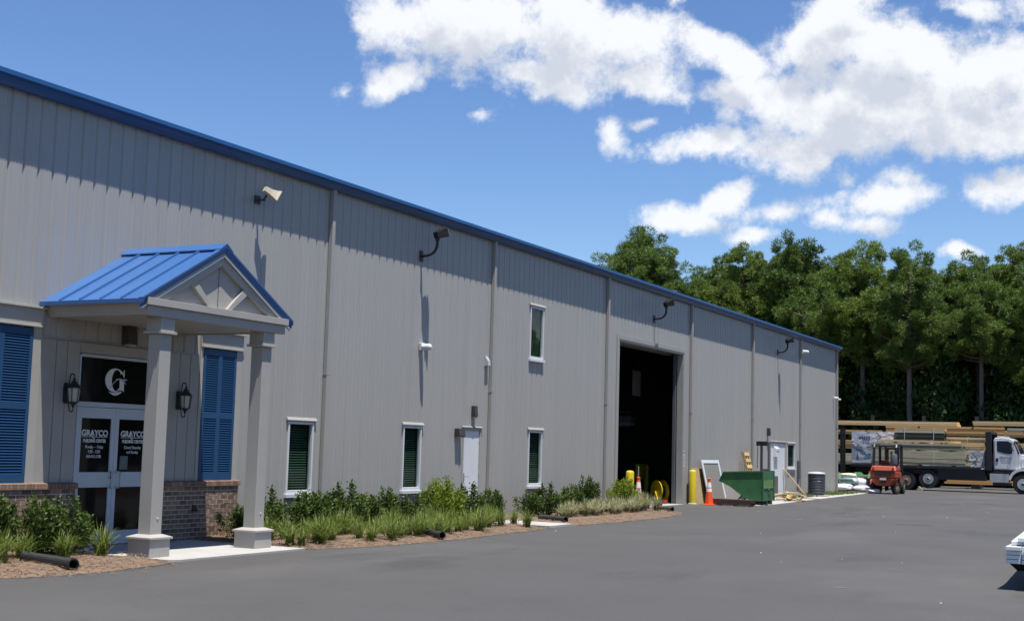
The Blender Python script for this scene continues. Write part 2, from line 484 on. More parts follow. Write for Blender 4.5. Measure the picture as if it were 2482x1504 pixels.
# ------------------------------------------------------------------ builders
class MB:
    def __init__(s):
        s.v, s.f, s.mi = [], [], []
    def face(s, pts, mi=0):
        k = len(s.v)
        s.v += [tuple(p) for p in pts]
        s.f.append(tuple(range(k, k + len(pts))))
        s.mi.append(mi)
        return s
    def hull8(s, p, mi=0):           # p: 4 bottom points counter-clockwise, 4 top points
        k = len(s.v)
        s.v += [tuple(q) for q in p]
        for f in ((3, 2, 1, 0), (4, 5, 6, 7), (0, 1, 5, 4), (1, 2, 6, 5), (2, 3, 7, 6), (3, 0, 4, 7)):
            s.f.append(tuple(k + i for i in f))
            s.mi.append(mi)
        return s
    def box(s, x0, y0, z0, x1, y1, z1, mi=0):
        return s.hull8([(x0, y0, z0), (x1, y0, z0), (x1, y1, z0), (x0, y1, z0), (x0, y0, z1), (x1, y0, z1), (x1, y1, z1), (x0, y1, z1)], mi)
    def bar(s, a, b, w, h, mi=0, upv=(0, 0, 1)):   # rectangular bar from a to b
        a, b = Vector(a), Vector(b)
        d = (b - a).normalized()
        sd_ = d.cross(Vector(upv))
        if sd_.length < 1e-4:
            sd_ = d.cross(Vector((1, 0, 0)))
        sd_.normalize()
        u = sd_.cross(d)
        q = [sd_ * (-w / 2) + u * (-h / 2), sd_ * (w / 2) + u * (-h / 2), sd_ * (w / 2) + u * (h / 2), sd_ * (-w / 2) + u * (h / 2)]
        k = len(s.v)
        s.v += [tuple(a + x) for x in q] + [tuple(b + x) for x in q]
        for f in ((0, 1, 2, 3), (7, 6, 5, 4), (4, 5, 1, 0), (5, 6, 2, 1), (6, 7, 3, 2), (7, 4, 0, 3)):
            s.f.append(tuple(k + i for i in f))
            s.mi.append(mi)
        return s
    def prism(s, poly, axis, a, b, mi=0):  # 2D polygon extruded along 'x','y','z'
        def P(p, t):
            return {'x': (t, p[0], p[1]), 'y': (p[0], t, p[1]), 'z': (p[0], p[1], t)}[axis]
        n = len(poly)
        k = len(s.v)
        s.v += [P(p, a) for p in poly] + [P(p, b) for p in poly]
        s.f.append(tuple(range(k, k + n)))
        s.f.append(tuple(range(k + 2 * n - 1, k + n - 1, -1)))
        s.mi += [mi, mi]
        for i in range(n):
            j = (i + 1) % n
            s.f.append((k + i, k + j, k + n + j, k + n + i))
            s.mi.append(mi)
        return s
    def tube(s, path, rad, n=8, mi=0, caps=True):
        path = [Vector(p) for p in path]
        rs = rad if isinstance(rad, (list, tuple)) else [rad] * len(path)
        k = len(s.v)
        for i, p in enumerate(path):
            d = (path[min(i + 1, len(path) - 1)] - path[max(i - 1, 0)]).normalized()
            a = d.cross(Vector((0, 0, 1)))
            if a.length < 1e-3:
                a = Vector((1, 0, 0))
            a.normalize()
            b = d.cross(a)
            for j in range(n):
                t = 2 * PI * j / n
                s.v.append(tuple(p + a * (rs[i] * math.cos(t)) + b * (rs[i] * math.sin(t))))
        for i in range(len(path) - 1):
            for j in range(n):
                j2 = (j + 1) % n
                s.f.append((k + i * n + j, k + i * n + j2, k + (i + 1) * n + j2, k + (i + 1) * n + j))
                s.mi.append(mi)
        if caps:
            s.f.append(tuple(k + j for j in range(n - 1, -1, -1)))
            s.f.append(tuple(k + (len(path) - 1) * n + j for j in range(n)))
            s.mi += [mi, mi]
        return s
    def lathe(s, prof, c=(0, 0, 0), n=16, mi=0, axis='z'):
        k = len(s.v)
        for r, z in prof:
            for j in range(n):
                t = 2 * PI * j / n
                x, y = r * math.cos(t), r * math.sin(t)
                p = {'z': (x, y, z), 'y': (x, z, y), 'x': (z, x, y)}[axis]
                s.v.append((c[0] + p[0], c[1] + p[1], c[2] + p[2]))
        for i in range(len(prof) - 1):
            for j in range(n):
                j2 = (j + 1) % n
                s.f.append((k + i * n + j, k + i * n + j2, k + (i + 1) * n + j2, k + (i + 1) * n + j))
                s.mi.append(mi if not isinstance(mi, list) else mi[i])
        m0 = mi if not isinstance(mi, list) else mi[0]
        m1 = mi if not isinstance(mi, list) else mi[-1]
        s.f.append(tuple(k + j for j in range(n - 1, -1, -1)))
        s.f.append(tuple(k + (len(prof) - 1) * n + j for j in range(n)))
        s.mi += [m0, m1]
        return s
    def mesh(s, name, mats, smooth=False, fix=True):
        me = bpy.data.meshes.new(name)
        me.from_pydata(s.v, [], s.f)
        for q in (mats if isinstance(mats, (list, tuple)) else [mats]):
            me.materials.append(q)
        me.polygons.foreach_set('material_index', s.mi)
        if fix:
            bm = bmesh.new()
            bm.from_mesh(me)
            bmesh.ops.recalc_face_normals(bm, faces=bm.faces)
            bm.to_mesh(me)
            bm.free()
        if smooth:
            me.polygons.foreach_set('use_smooth', [True] * len(me.polygons))
            try:
                me.set_sharp_from_angle(angle=R(38))
            except Exception:
                pass
        me.update()
        return me
    def build(s, name, mats, parent=None, smooth=False, loc=None, rot=None, bevel=0.0, label=None, fix=True):
        o = link(name, s.mesh(name, mats, smooth, fix), parent, loc, rot)
        if bevel:
            bv = o.modifiers.new('bevel', 'BEVEL')
            bv.width = bevel
            bv.segments = 2
            bv.limit_method = 'ANGLE'
        if label:
            o['label'] = label
        return o

def link(name, me, parent=None, loc=None, rot=None):
    o = bpy.data.objects.new(name, me)
    C.objects.link(o)
    if parent is not None:
        o.parent = parent
    if loc is not None:
        o.location = loc
    if rot is not None:
        o.rotation_euler = rot
    return o

def thing(name, label, cat, loc=(0, 0, 0), rz=0.0, group=None):
    o = link(name, None, None, loc, (0, 0, rz))
    o.empty_display_size = 0.2
    return tag(o, label, cat, group)

def tag(o, label, cat, group=None):
    o['label'] = label
    o['category'] = cat
    if group:
        o['group'] = group
    return o

def struct(o):
    o['kind'] = 'structure'
    return o

def stuff(o):
    o['kind'] = 'stuff'
    return o

def copy_tree(root, loc, rz, label, group, scale=None):
    r = root.copy()
    C.objects.link(r)
    r.location = loc
    r.rotation_euler = (0, 0, rz)
    if scale:
        r.scale = scale
    r['label'] = label
    r['group'] = group
    for ch in list(root.children):
        c = ch.copy()
        C.objects.link(c)
        c.parent = r
        for g2 in list(ch.children):
            d = g2.copy()
            C.objects.link(d)
            d.parent = c
    return r

ORD = ['first', 'second', 'third', 'fourth', 'fifth', 'sixth', 'seventh', 'eighth', 'ninth', 'tenth', 'eleventh', 'twelfth',
       'thirteenth', 'fourteenth', 'fifteenth', 'sixteenth', 'seventeenth', 'eighteenth', 'nineteenth', 'twentieth',
       'twenty first', 'twenty second', 'twenty third', 'twenty fourth', 'twenty fifth', 'twenty sixth', 'twenty seventh', 'twenty eighth']

WALLM = Matrix(((0, 0, 1), (1, 0, 0), (0, 1, 0))).to_4x4()      # text on a wall facing +X
def lettering(s, size, loc, m_, parent, name='lettering', width=None, bold=0.0, rotm=None, shear=0.0, depth=0.001):
    cu = bpy.data.curves.new('txt', 'FONT')
    cu.body = s
    cu.size = size
    cu.align_x = 'CENTER'
    cu.extrude = depth
    cu.offset = bold
    cu.shear = shear
    o = bpy.data.objects.new('txt', cu)
    C.objects.link(o)
    dg = bpy.context.evaluated_depsgraph_get()
    me = bpy.data.meshes.new_from_object(o.evaluated_get(dg))
    bpy.data.objects.remove(o)
    bpy.data.curves.remove(cu)
    if width and len(me.vertices):
        xs = [v.co.x for v in me.vertices]
        k = width / max(1e-6, (max(xs) - min(xs)))
        for v in me.vertices:
            v.co.x *= k
    mw = (rotm or WALLM).copy()
    for v in me.vertices:
        v.co = mw.to_3x3() @ v.co
    me.materials.clear()
    me.materials.append(m_)
    for p in me.polygons:
        p.material_index = 0
    me.update()
    return link(name, me, parent, loc)

# ------------------------------------------------------------------ ground
def poly_sheet(name, pts, z0, z1, m_):
    b = MB()
    b.prism([(p[0], p[1]) for p in pts], 'z', z0, z1)
    return struct(b.build(name, m_))

b = MB()
b.face([(-900, -900, -.06), (900, -900, -.06), (900, 1200, -.06), (-900, 1200, -.06)])
struct(b.build('ground', M['soil']))
b = MB()
for i in range(12):
    for j in range(14):
        x0, y0 = -1.2 + i * 6, -30 + j * 9
        b.face([(x0, y0, 0), (x0 + 6, y0, 0), (x0 + 6, y0 + 9, 0), (x0, y0 + 9, 0)])
for j in range(3):
    for i in range(6):
        x0, y0 = -37.2 + i * 6, 69 + j * 9
        b.face([(x0, y0, 0), (x0 + 6, y0, 0), (x0 + 6, y0 + 9, 0), (x0, y0 + 9, 0)])
struct(b.build('asphalt_yard', M['asphalt']))

BED1 = [(0.0, 2.6), (6.0, 2.65), (9, 2.7), (12.35, 2.70), (12.62, 2.88), (13.18, 3.03), (14.03, 3.06), (15.0, 2.90), (15.56, 2.74)]
BED2 = [(18.95, 2.62), (20.0, 3.02), (21.78, 3.30), (23.8, 3.27), (25.2, 3.14), (26.6, 3.06), (28.3, 2.94)]
BED3 = [(29.72, 2.86), (32.06, 3.05), (34.81, 3.03), (36.3, 2.92), (37.31, 2.80), (38.54, 2.40), (39.3, 1.75), (39.6, .9)]
def edge_at(E, y):
    for (a, xa), (b_, xb) in zip(E, E[1:]):
        if a <= y <= b_:
            return xa + (xb - xa) * (y - a) / (b_ - a)
    return E[-1][1]
def bed(E, holes=()):
    y0, y1 = E[0][0], E[-1][0]
    ny, nx = int((y1 - y0) / .16), 18
    b = MB()
    rr = random.Random(5)
    idx = {}
    for j in range(ny + 1):
        y = y0 + (y1 - y0) * j / ny
        e = edge_at(E, y) + rr.uniform(-.05, .05)
        for i in range(nx + 1):
            t = i / nx
            x = .03 + (e - .03) * t
            ed = min(t * 0 + (1 - t) * e / .5, (y - y0) / .25 + .0, (y1 - y) / .25, 1)
            z = -.012 + (.075 + rr.uniform(-.014, .02)) * max(0, ed) ** .7 if 0 < i else .05
            for (ha, hb) in holes:
                if ha < y < hb:
                    z = -.02
            idx[i, j] = len(b.v)
            b.v.append((x, y, z))
    for j in range(ny):
        for i in range(nx):
            b.f.append((idx[i, j], idx[i + 1, j], idx[i + 1, j + 1], idx[i, j + 1]))
            b.mi.append(0)
    struct(b.build('mulch_bed', M['straw'], smooth=True))
    # loose needles on top
    n = int((y1 - max(y0, 11)) * 420)
    ys = rng.uniform(max(y0, 11), y1, n)
    k = np.array([edge_at(E, y) for y in ys])
    xs = k + .05 - (rng.uniform(0, 1, n) ** 1.3) * (k - .1)
    a = rng.uniform(0, 2 * PI, n)
    L = rng.uniform(.05, .13, n)
    spill = rng.uniform(0, 1, n) < .07
    xs = np.where(spill, k + rng.exponential(.11, n), xs)
    zz = np.where(xs > k - .35, .012 + .075 * np.clip((k - xs) / .5, 0, 1) ** .7, .085) + rng.uniform(0, .02, n)
    d = np.stack([np.cos(a), np.sin(a), rng.uniform(-.12, .2, n)], 1)
    s_ = np.stack([-np.sin(a), np.cos(a), np.zeros(n)], 1)
    p = np.stack([xs, ys, zz], 1)
    v = np.stack([p - d * L[:, None], p + s_ * .006, p + d * L[:, None], p - s_ * .006], 1)
    stuff(link('straw_needles', quads('straw_needles', v, M['needle'])))

def quads(name, v, m_):
    """(n,4,3) or (n,3,3) array of faces to a mesh"""
    n, c = v.shape[0], v.shape[1]
    me = bpy.data.meshes.new(name)
    me.vertices.add(n * c)
    me.vertices.foreach_set('co', v.reshape(-1).astype(np.float32))
    me.loops.add(n * c)
    me.loops.foreach_set('vertex_index', np.arange(n * c, dtype=np.int32))
    me.polygons.add(n)
    me.polygons.foreach_set('loop_start', np.arange(0, n * c, c, dtype=np.int32))
    me.polygons.foreach_set('loop_total', np.full(n, c, dtype=np.int32))
    me.materials.append(m_)
    me.update(calc_edges=True)
    return me
bed(BED1)
bed(BED2)
bed(BED3)

poly_sheet('entrance_slab', [(0.02, 15.60), (1.45, 15.60), (2.62, 15.58), (2.72, 15.75), (2.72, 18.93), (0.02, 18.93)], -.05, .03, M['conc'])
poly_sheet('side_door_slab', [(0.02, 28.33), (2.90, 28.33), (2.88, 29.70), (0.02, 29.70)], -.05, .05, M['conc'])
poly_sheet('garage_threshold', [(-.62, 39.25), (.10, 39.25), (.10, 45.2), (-.62, 45.2)], -.05, .012, M['conc'])
poly_sheet('concrete_strip', [(0.03, 46.9), (2.30, 46.9), (2.40, 48.8), (2.05, 55.6), (1.65, 63.6), (1.35, 69.5), (-1.0, 72.4), (-3.0, 72.4), (-3.0, 68.6), (0.03, 68.6)], -.05, .02, M['conc'])

# ------------------------------------------------------------------ warehouse
EAVE = 7.34
Y0W, Y1W = 8.0, 68.35
bld = thing('warehouse_building', 'long grey ribbed metal warehouse with blue eave gutter and roof', 'building')
OPEN = [  # y0, y1, z0, z1
    (16.10, 17.92, 0.0, 3.25),      # entrance
    (19.12, 20.10, 1.08, 3.56), (13.80, 15.05, 1.08, 3.56),   # shuttered windows
    (21.86, 22.74, 0.74, 2.30), (26.28, 27.10, 0.74, 2.33), (32.82, 33.68, 0.76, 2.37), (32.76, 33.62, 4.30, 5.86),
    (29.12, 30.08, 0.05, 2.34),
    (39.24, 45.22, 0.0, 5.40),
    (56.30, 58.72, 0.03, 2.42), (58.98, 60.24, 1.24, 2.40),
]
PITCH_ = 0.3048
PROF = [(0.0, 0.0), (0.085, 0.0), (0.089, .004), (0.099, .004), (0.103, 0.0), (0.160, 0.0), (0.164, .004), (0.174, .004), (0.178, 0.0), (0.244, 0.0), (0.252, -.030), (0.276, -.030), (0.3048, 0.0)]
def strip_mesh(ya):
    out = {}
    cuts = [o for o in OPEN if o[0] < ya + PITCH_ and o[1] > ya]
    for (pa, xa), (pb, xb) in zip(PROF, PROF[1:]):
        a0, b0 = ya + pa, ya + pb
        ys = sorted({a0, b0, *[c for o in cuts for c in o[:2] if a0 < c < b0]})
        for p, q in zip(ys, ys[1:]):
            fx = lambda y: xa + (xb - xa) * (y - a0) / (b0 - a0)
            mid = (p + q) / 2
            spans = [(0.0, EAVE)]
            for o in cuts:
                if o[0] < mid < o[1]:
                    ns = []
                    for (s0, s1) in spans:
                        if o[2] > s0:
                            ns.append((s0, min(s1, o[2])))
                        if o[3] < s1:
                            ns.append((max(s0, o[3]), s1))
                    spans = [t for t in ns if t[1] - t[0] > .005]
            for (s0, s1) in spans:
                key = (s0, s1) if cuts and (s0, s1) != (0.0, EAVE) else 'full%d' % sum(c[1] <= mid for c in cuts)
                out.setdefault(key, MB()).face([(fx(p), p - ya, s0), (fx(q), q - ya, s0), (fx(q), q - ya, s1), (fx(p), p - ya, s1)])
    return list(out.values()), bool(cuts)
shared = None
k = 0
y = Y0W
while y < Y1W - .01:
    pieces, cut = strip_mesh(y)
    for b in pieces:
        if cut:
            me = b.mesh('wall_panel', M['wall'], fix=False)
        else:
            shared = shared or b.mesh('wall_panel', M['wall'], fix=False)
            me = shared
        link('wall_panel', me, bld, (0, y, 0))
    y += PITCH_
YEND = y
b = MB()      # far walls, floor, backs of the openings
b.box(-30, YEND - .16, 0, -.03, YEND, EAVE + .02)
b.box(-30, Y0W, 0, -.03, Y0W + .16, EAVE + .02)
b.box(-30.2, Y0W, 0, -30, YEND, 8.4)
b.build('end_wall', M['wall'], bld)
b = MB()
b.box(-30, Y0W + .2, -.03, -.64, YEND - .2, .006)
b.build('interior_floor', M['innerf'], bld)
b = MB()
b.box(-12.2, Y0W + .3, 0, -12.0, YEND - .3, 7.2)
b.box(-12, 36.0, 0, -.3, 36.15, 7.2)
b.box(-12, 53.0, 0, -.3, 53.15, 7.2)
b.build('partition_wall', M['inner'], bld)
# roof with standing ribs ending just above the gutter
b = MB()
sl = 1 / 12
ys = []
n = int((YEND - Y0W) / PITCH_)
for i in range(n):
    ya = Y0W + i * PITCH_
    for dy, h in ((0, 0), (.22, 0), (.24, .035), (.285, .035)):
        ys.append((ya + dy, h))
ys.append((YEND + .12, 0))
xe, ze = .19, 7.50
for (ya, ha), (yb, hb) in zip(ys, ys[1:]):
    b.face([(xe, ya, ze + ha), (xe, yb, ze + hb), (-30.3, yb, ze + hb + 30.3 * sl), (-30.3, ya, ze + ha + 30.3 * sl)])
    b.face([(xe, ya, ze - .02), (xe, yb, ze - .02), (xe, yb, ze + hb), (xe, ya, ze + ha)])
b.build('roof', M['bluegut'], bld, fix=False)
b = MB()      # box gutter with a sculpted face
gp = [(.012, 7.31), (.115, 7.30), (.180, 7.345), (.215, 7.41), (.286, 7.435), (.280, 7.51), (.255, 7.515), (.012, 7.47)]
b.prism([(p[0], p[1]) for p in gp], 'y', Y0W, YEND + .06)
b.build('gutter', M['bluegut'], bld)
for i, yd in enumerate((15.3, 23.06, 30.48, 38.15, 45.95, 53.58, 61.10, 68.10)):
    if i == 0:
        continue
    b = MB()
    z0 = .12
    b.box(.012, yd - .055, z0, .105, yd + .055, 7.31)
    d = b.build('downspout', M['trim'], bld, bevel=.006)
    b = MB()
    for z in (3.3,):
        b.box(.005, yd - .062, z, .1075, yd + .062, z + .03)
    b.build('strap', M['trim'], d)
b = MB()
b.box(-.03, YEND - .12, 0, .035, YEND + .035, 7.31)
b.box(-.30, YEND + .001, 0, -.03, YEND + .035, 7.31)
b.build('corner_trim', M['trim'], bld)
b = MB()
b.box(-.01, Y0W, -.02, .016, 13.6, .06)
for (p, q) in ((18.95, 28.33), (29.7, 39.15), (45.32, 56.2), (58.75, YEND)):
    b.box(-.02, p, -.02, .018, q, .05)
b.build('base_trim', M['trim'], bld)

# windows with white frames, blinds behind the glass
def window(y0, y1, z0, z1, blind=True, cap=True):
    b = MB()
    f = .052
    w = thingless('window', bld)
    for (a, c, e, g_) in ((y0, y1, z1 - f, z1), (y0, y1, z0, z0 + f + .02), (y0, y0 + f, z0 + f + .02, z1 - f), (y1 - f, y1, z0 + f + .02, z1 - f)):
        b.box(-.06, a, e, .028, c, g_)
    b.build('frame', M['vinyl'], w, bevel=.004)
    b = MB()
    b.box(-.02, y0 - .03, z0 - .075, .075, y1 + .03, z0 - .002)
    b.build('sill', M['vinyl'], w, bevel=.004)
    if cap:
        b = MB()
        b.prism([(.004, z1 + .005), (.004, z1 + .09), (.02, z1 + .085), (.050, z1 + .035), (.050, z1 + .02), (.02, z1 + .012), (.02, z1 + .005)], 'y', y0 - .06, y1 + .08)
        b.build('head_flashing', M['trim'], w)
    b = MB()
    b.box(-.030, y0 + f, z0 + f, -.024, y1 - f, z1 - f)
    b.build('pane', M['glass'], w)
    b = MB()
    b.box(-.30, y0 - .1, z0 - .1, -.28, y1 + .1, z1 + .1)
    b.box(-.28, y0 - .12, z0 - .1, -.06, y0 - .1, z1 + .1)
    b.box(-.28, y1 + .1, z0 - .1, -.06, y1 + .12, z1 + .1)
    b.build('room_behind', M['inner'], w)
    if blind:
        b = MB()
        z = z0 + f + .03
        while z < z1 - f - .02:
            b.hull8([(-.115, y0 + f, z + .004), (-.085, y0 + f, z - .012), (-.085, y1 - f - .02, z - .012), (-.115, y1 - f - .02, z + .004),
                     (-.115, y0 + f, z + .008), (-.085, y0 + f, z - .008), (-.085, y1 - f - .02, z - .008), (-.115, y1 - f - .02, z + .008)])
            z += .052
        stuff(b.build('blind', M['blind'], w))
    return w
def thingless(name, parent, loc=None):
    return link(name, None, parent, loc)
window(21.86, 22.74, .80, 2.28)
window(26.28, 27.10, .80, 2.31)
window(32.82, 33.68, .82, 2.35)
window(32.76, 33.62, 4.36, 5.84)
window(58.98, 60.24, 1.28, 2.38)

# side doors
def side_door(y0, y1, z0, z1, hinge_left=True):
    d = thingless('side_door', bld)
    b = MB()
    for (a, c, e, g_) in ((y0, y1, z1 - .06, z1), (y0, y0 + .06, z0, z1 - .06), (y1 - .06, y1, z0, z1 - .06)):
        b.box(-.10, a, e, .022, c, g_)
    b.build('door_frame', M['trim'], d, bevel=.004)
    b = MB()
    b.box(-.05, y0 + .064, z0 + .01, -.008, y1 - .064, z1 - .064)
    b.build('door_leaf', M['white'], d, bevel=.003)
    b = MB()
    b.prism([(.004, z1 + .003), (.004, z1 + .05), (.05, z1 + .03), (.05, z1 + .018), (.02, z1 + .012), (.02, z1 + .003)], 'y', y0 - .05, y1 + .05)
    b.build('head_flashing', M['trim'], d)
    yh = y0 + .13 if hinge_left else y1 - .16
    s_ = 1 if hinge_left else -1
    b = MB()
    b.box(-.008, yh - .03, z0 + .93, .004, yh + .03, z0 + 1.13)
    b.tube([(-.005, yh, z0 + 1.05), (.055, yh, z0 + 1.05), (.06, yh + .14 * s_, z0 + 1.05)], .012)
    b.build('door_handle', M['chrome'], d)
    b = MB()
    yq = y1 - .06 if hinge_left else y0 + .06
    for z in (.25, 1.1, 1.95):
        b.tube([(.006, yq, z0 + z), (.006, yq, z0 + z + .11)], .013)
    b.build('hinge', M['greyl'], d)
side_door(29.12, 30.08, .06, 2.33)
side_door(56.30, 58.72, .04, 2.42, False)

# garage opening: deep reveal, door rolled up, tracks
gd = thingless('garage_opening', bld)
b = MB()
b.box(-.22, 39.18, 0, .012, 39.24, 5.46)
b.box(-.22, 45.22, 0, .012, 45.28, 5.46)
b.box(-.22, 39.24, 5.40, .012, 45.22, 5.46)
b.build('reveal', M['trim'], gd)
b = MB()
b.box(.004, 39.0, 0, .024, 39.18, 5.6)
b.box(.004, 45.28, 0, .024, 45.46, 5.6)
b.box(.004, 39.18, 5.46, .024, 45.28, 5.6)
b.build('jamb_trim', M['trim'], gd)
MB().box(-.34, 45.10, 0, -.24, 45.20, 5.4).build('door_track', M['grey'], gd)
MB().box(-.34, 39.26, 0, -.24, 39.36, 5.4).build('door_track', M['grey'], gd)
b = MB()
b.tube([(-.60, 39.1, 5.62), (-.60, 45.4, 5.62)], .26, 14)
b.build('rolled_door', M['grey'], gd, smooth=True)

# ---- entrance: board surround, trim, door, transom
b = MB()
ed = thingless('entrance_door', bld)
YA, YC, YB = 16.10, 17.00, 17.92
for (a, c, e, g_) in ((YA, YA + .035, 0.03, 3.22), (YB - .035, YB, 0.03, 3.22), (YA + .035, YB - .035, 2.36, 2.44), (YA + .035, YB - .035, 3.19, 3.24)):
    b.box(-.06, a, e, .02, c, g_)
b.build('door_frame', M['alu'], ed, bevel=.003)
b = MB()
b.box(-.03, YA + .035, 2.44, -.02, YB - .035, 3.19)
b.build('transom_pane', M['darkglass'], ed)
b = MB()
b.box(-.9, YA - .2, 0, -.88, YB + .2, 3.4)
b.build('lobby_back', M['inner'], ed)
for (a, c, hs) in ((YA + .04, YC - .003, 1), (YC + .003, YB - .04, -1)):
    b = MB()
    st = .088
    zs = [(.045, .27), (1.01, 1.265), (2.17, 2.352)]
    for (e, g_) in zs:
        b.box(-.035, a + st, e, .010, c - st, g_)
    b.box(-.035, a, .045, .010, a + st, 2.352)
    b.box(-.035, c - st, .045, .010, c, 2.352)
    leaf = b.build('door_leaf', M['alu'], ed, bevel=.003)
    b = MB()
    b.box(-.018, a + st, .27, -.010, c - st, 1.01)
    b.build('lower_pane', M['darkglass'], ed)
    b = MB()
    b.box(-.018, a + st, 1.265, -.010, c - st, 2.17)
    b.build('upper_pane', M['darkglass'], ed)
    b = MB()
    yh = YC - .06 * hs
    b.tube([(.01, yh, 1.27), (.075, yh, 1.27), (.075, yh - .05 * hs, 1.27), (.075, yh - .05 * hs, 1.0), (.075, yh, 1.0), (.01, yh, 1.0)], .013)
    b.build('door_handle', M['chrome'], ed, smooth=True)
b = MB()
b.tube([(.008, YC - .05, 1.17), (.018, YC - .05, 1.17)], .022, 10)
b.build('lock', M['black'], ed)
xt = -.0085
def door_text(yc, rows):
    for s_, z, h, w, bd in rows:
        lettering(s_, h * 1.42, (xt, yc, z), M['ink'], ed, 'lettering', w, bd)
door_text(16.555, [('GRAYCO', 1.875, .098, .60, .0045), ('BUILDING CENTER', 1.765, .055, .52, .003), ('Monday  -  Friday', 1.665, .052, .41, .0006), ('7:00 - 5:00', 1.585, .052, .28, .0006), ('843-815-5788', 1.505, .050, .33, .0006)])
door_text(17.46, [('GRAYCO', 1.875, .098, .60, .0045), ('BUILDING CENTER', 1.765, .055, .52, .003), ('Closed Saturday', 1.665, .052, .41, .0006), ('and Sunday', 1.585, .052, .28, .0006)])
for yc in (16.555, 17.46):
    b = MB()
    b.box(xt - .001, yc - .30, 1.852, xt + .001, yc + .30, 1.860)
    b.build('underline', M['ink'], ed)
    b = MB()      # the long leg of the R
    b.prism([(yc - .105, 1.90), (yc - .075, 1.90), (yc - .025, 1.845), (yc + .005, 1.842), (yc - .01, 1.832), (yc - .045, 1.834)], 'x', xt - .001, xt + .001)
    b.build('letter_tail', M['ink'], ed)
b = MB()
b.box(-.0095, 17.17, 1.31, -.0075, 17.36, 1.54)
b.build('paper_notice', mat('notice_paper', (.10, .12, .13), .6, .2, 8), ed)
# the G emblem on the transom
gx = -.0185
gc = (16.965, 2.835)
b = MB()
def E2(cx, cz, rx, rz, a):
    return (gc[0] + cx + rx * math.cos(R(a)), gc[1] + cz + rz * math.sin(R(a)))
outer = [E2(0, 0, .235, .205, a) for a in range(38, 305, 6)]
inner = [E2(.035, .0, .115, .182, a) for a in range(38, 305, 6)]
for (p, q), (r_, s_) in zip(zip(outer, outer[1:]), zip(inner, inner[1:])):
    b.prism([p, q, s_, r_], 'x', gx - .001, gx + .001)
P = lambda u, v: (gc[0] + u, gc[1] + v)
b.prism([P(.185, .135), P(.195, .185), P(.215, .185), P(.215, .06), P(.20, .06), P(.16, .115)], 'x', gx - .001, gx + .001)
b.prism([P(.02, .028), P(.275, .028), P(.275, .012), P(.02, .012)], 'x', gx - .001, gx + .001)
b.prism([P(.105, .010), P(.215, .010), P(.215, -.185), P(.195, -.185), P(.18, -.160), P(.08, -.185), P(.06, -.165), P(.11, -.12)], 'x', gx - .001, gx + .001)
sw0 = [P(-.12 + .38 * t, -.13 + .17 * math.sin(t * 2.6) + .0 * t) for t in np.linspace(0, 1, 12)]
sw1 = [P(-.12 + .38 * t, -.15 + .165 * math.sin(t * 2.6) + .0 * t) for t in np.linspace(0, 1, 12)]
lo0 = [P(-.14 + .30 * t, -.205 - .055 * math.sin(t * PI)) for t in np.linspace(0, 1, 12)]
lo1 = [P(-.14 + .30 * t, -.200 - .025 * math.sin(t * PI) + .02 * t) for t in np.linspace(0, 1, 12)]
for A_, B_ in ((lo0, lo1),):
    for i in range(11):
        b.prism([A_[i], A_[i + 1], B_[i + 1], B_[i]], 'x', gx - .001, gx + .001)
b.build('emblem', M['ink'], ed)
b = MB()
for i in range(11):
    b.prism([sw0[i], sw0[i + 1], sw1[i + 1], sw1[i]], 'x', gx + .0012, gx + .0022)
b.build('emblem_swoosh', M['wrapg'], ed)

for (p, q) in ((15.235, 15.56), (15.575, 15.80), (15.815, 16.08), (17.94, 18.22), (18.235, 18.52), (18.535, 18.80), (18.815, 19.06)):
    b = MB()
    b.box(.003, p, 1.085, .026, q, 3.42)
    b.build('surround_board', M['trim'], bld, bevel=.002)
b = MB()
b.box(.003, 15.235, 3.425, .012, 19.06, 3.46)
b.box(.003, 16.08, 3.25, .04, 17.94, 3.42)
b.build('door_header', M['trim'], bld, bevel=.003)

# shutters and their trim
def shutter_set(y0, y1, z0, z1, trims, head):
    s = thingless('shutter', bld)
    ym = (y0 + y1) / 2
    b = MB()
    st = .10
    rails = [(z0, z0 + .13), (z0 + .47 * (z1 - z0), z0 + .47 * (z1 - z0) + .10), (z1 - .12, z1)]
    for a, c in ((y0, y0 + .065), (ym - .055, ym + .055), (y1 - .065, y1)):
        b.box(.004, a, z0, .050, c, z1)
    for a, c in ((y0 + .065, ym - .055), (ym + .055, y1 - .065)):
        for e, g_ in rails:
            b.box(.004, a, e, .050, c, g_)
    b.build('shutter_frame', M['shutter'], s, bevel=.003)
    b = MB()
    b.box(-.02, y0 - .02, z0 - .02, .002, y1 + .02, z1 + .02)
    b.build('shutter_back', M['shutter'], s)
    for a, c in ((y0 + .065, ym - .055), (ym + .055, y1 - .065)):
        w = c - a
        sm = MB().hull8([(.012, 0, .022), (.042, 0, -.014), (.042, w, -.014), (.012, w, .022), (.018, 0, .026), (.0485, 0, -.010), (.0485, w, -.010), (.018, w, .026)]).mesh('slat', M['shutter'])
        for (e, g_) in ((rails[0][1], rails[1][0]), (rails[1][1], rails[2][0])):
            n = int((g_ - e) / .043)
            for i in range(n):
                link('slat', sm, s, (0, a, e + (i + .5) * (g_ - e) / n))
    for a, c in trims:
        b = MB()
        b.box(.003, a, z0 - .02, .040, c, z1 + .02)
        b.build('window_trim', M['porch'], bld, bevel=.003)
    b = MB()
    b.box(.003, head[0], z1 + .02, .055, head[1], 3.88)
    b.box(.003, head[0] - .01, 3.88, .105, head[1] + .03, 3.915)
    b.box(.055, head[0] + .02, z1 + .022, .085, head[1] - .02, z1 + .052)
    b.build('window_header', M['porch'], bld, bevel=.004)
shutter_set(13.80, 15.05, 1.10, 3.56, ((15.055, 15.23), (13.60, 13.795)), (13.50, 15.235))
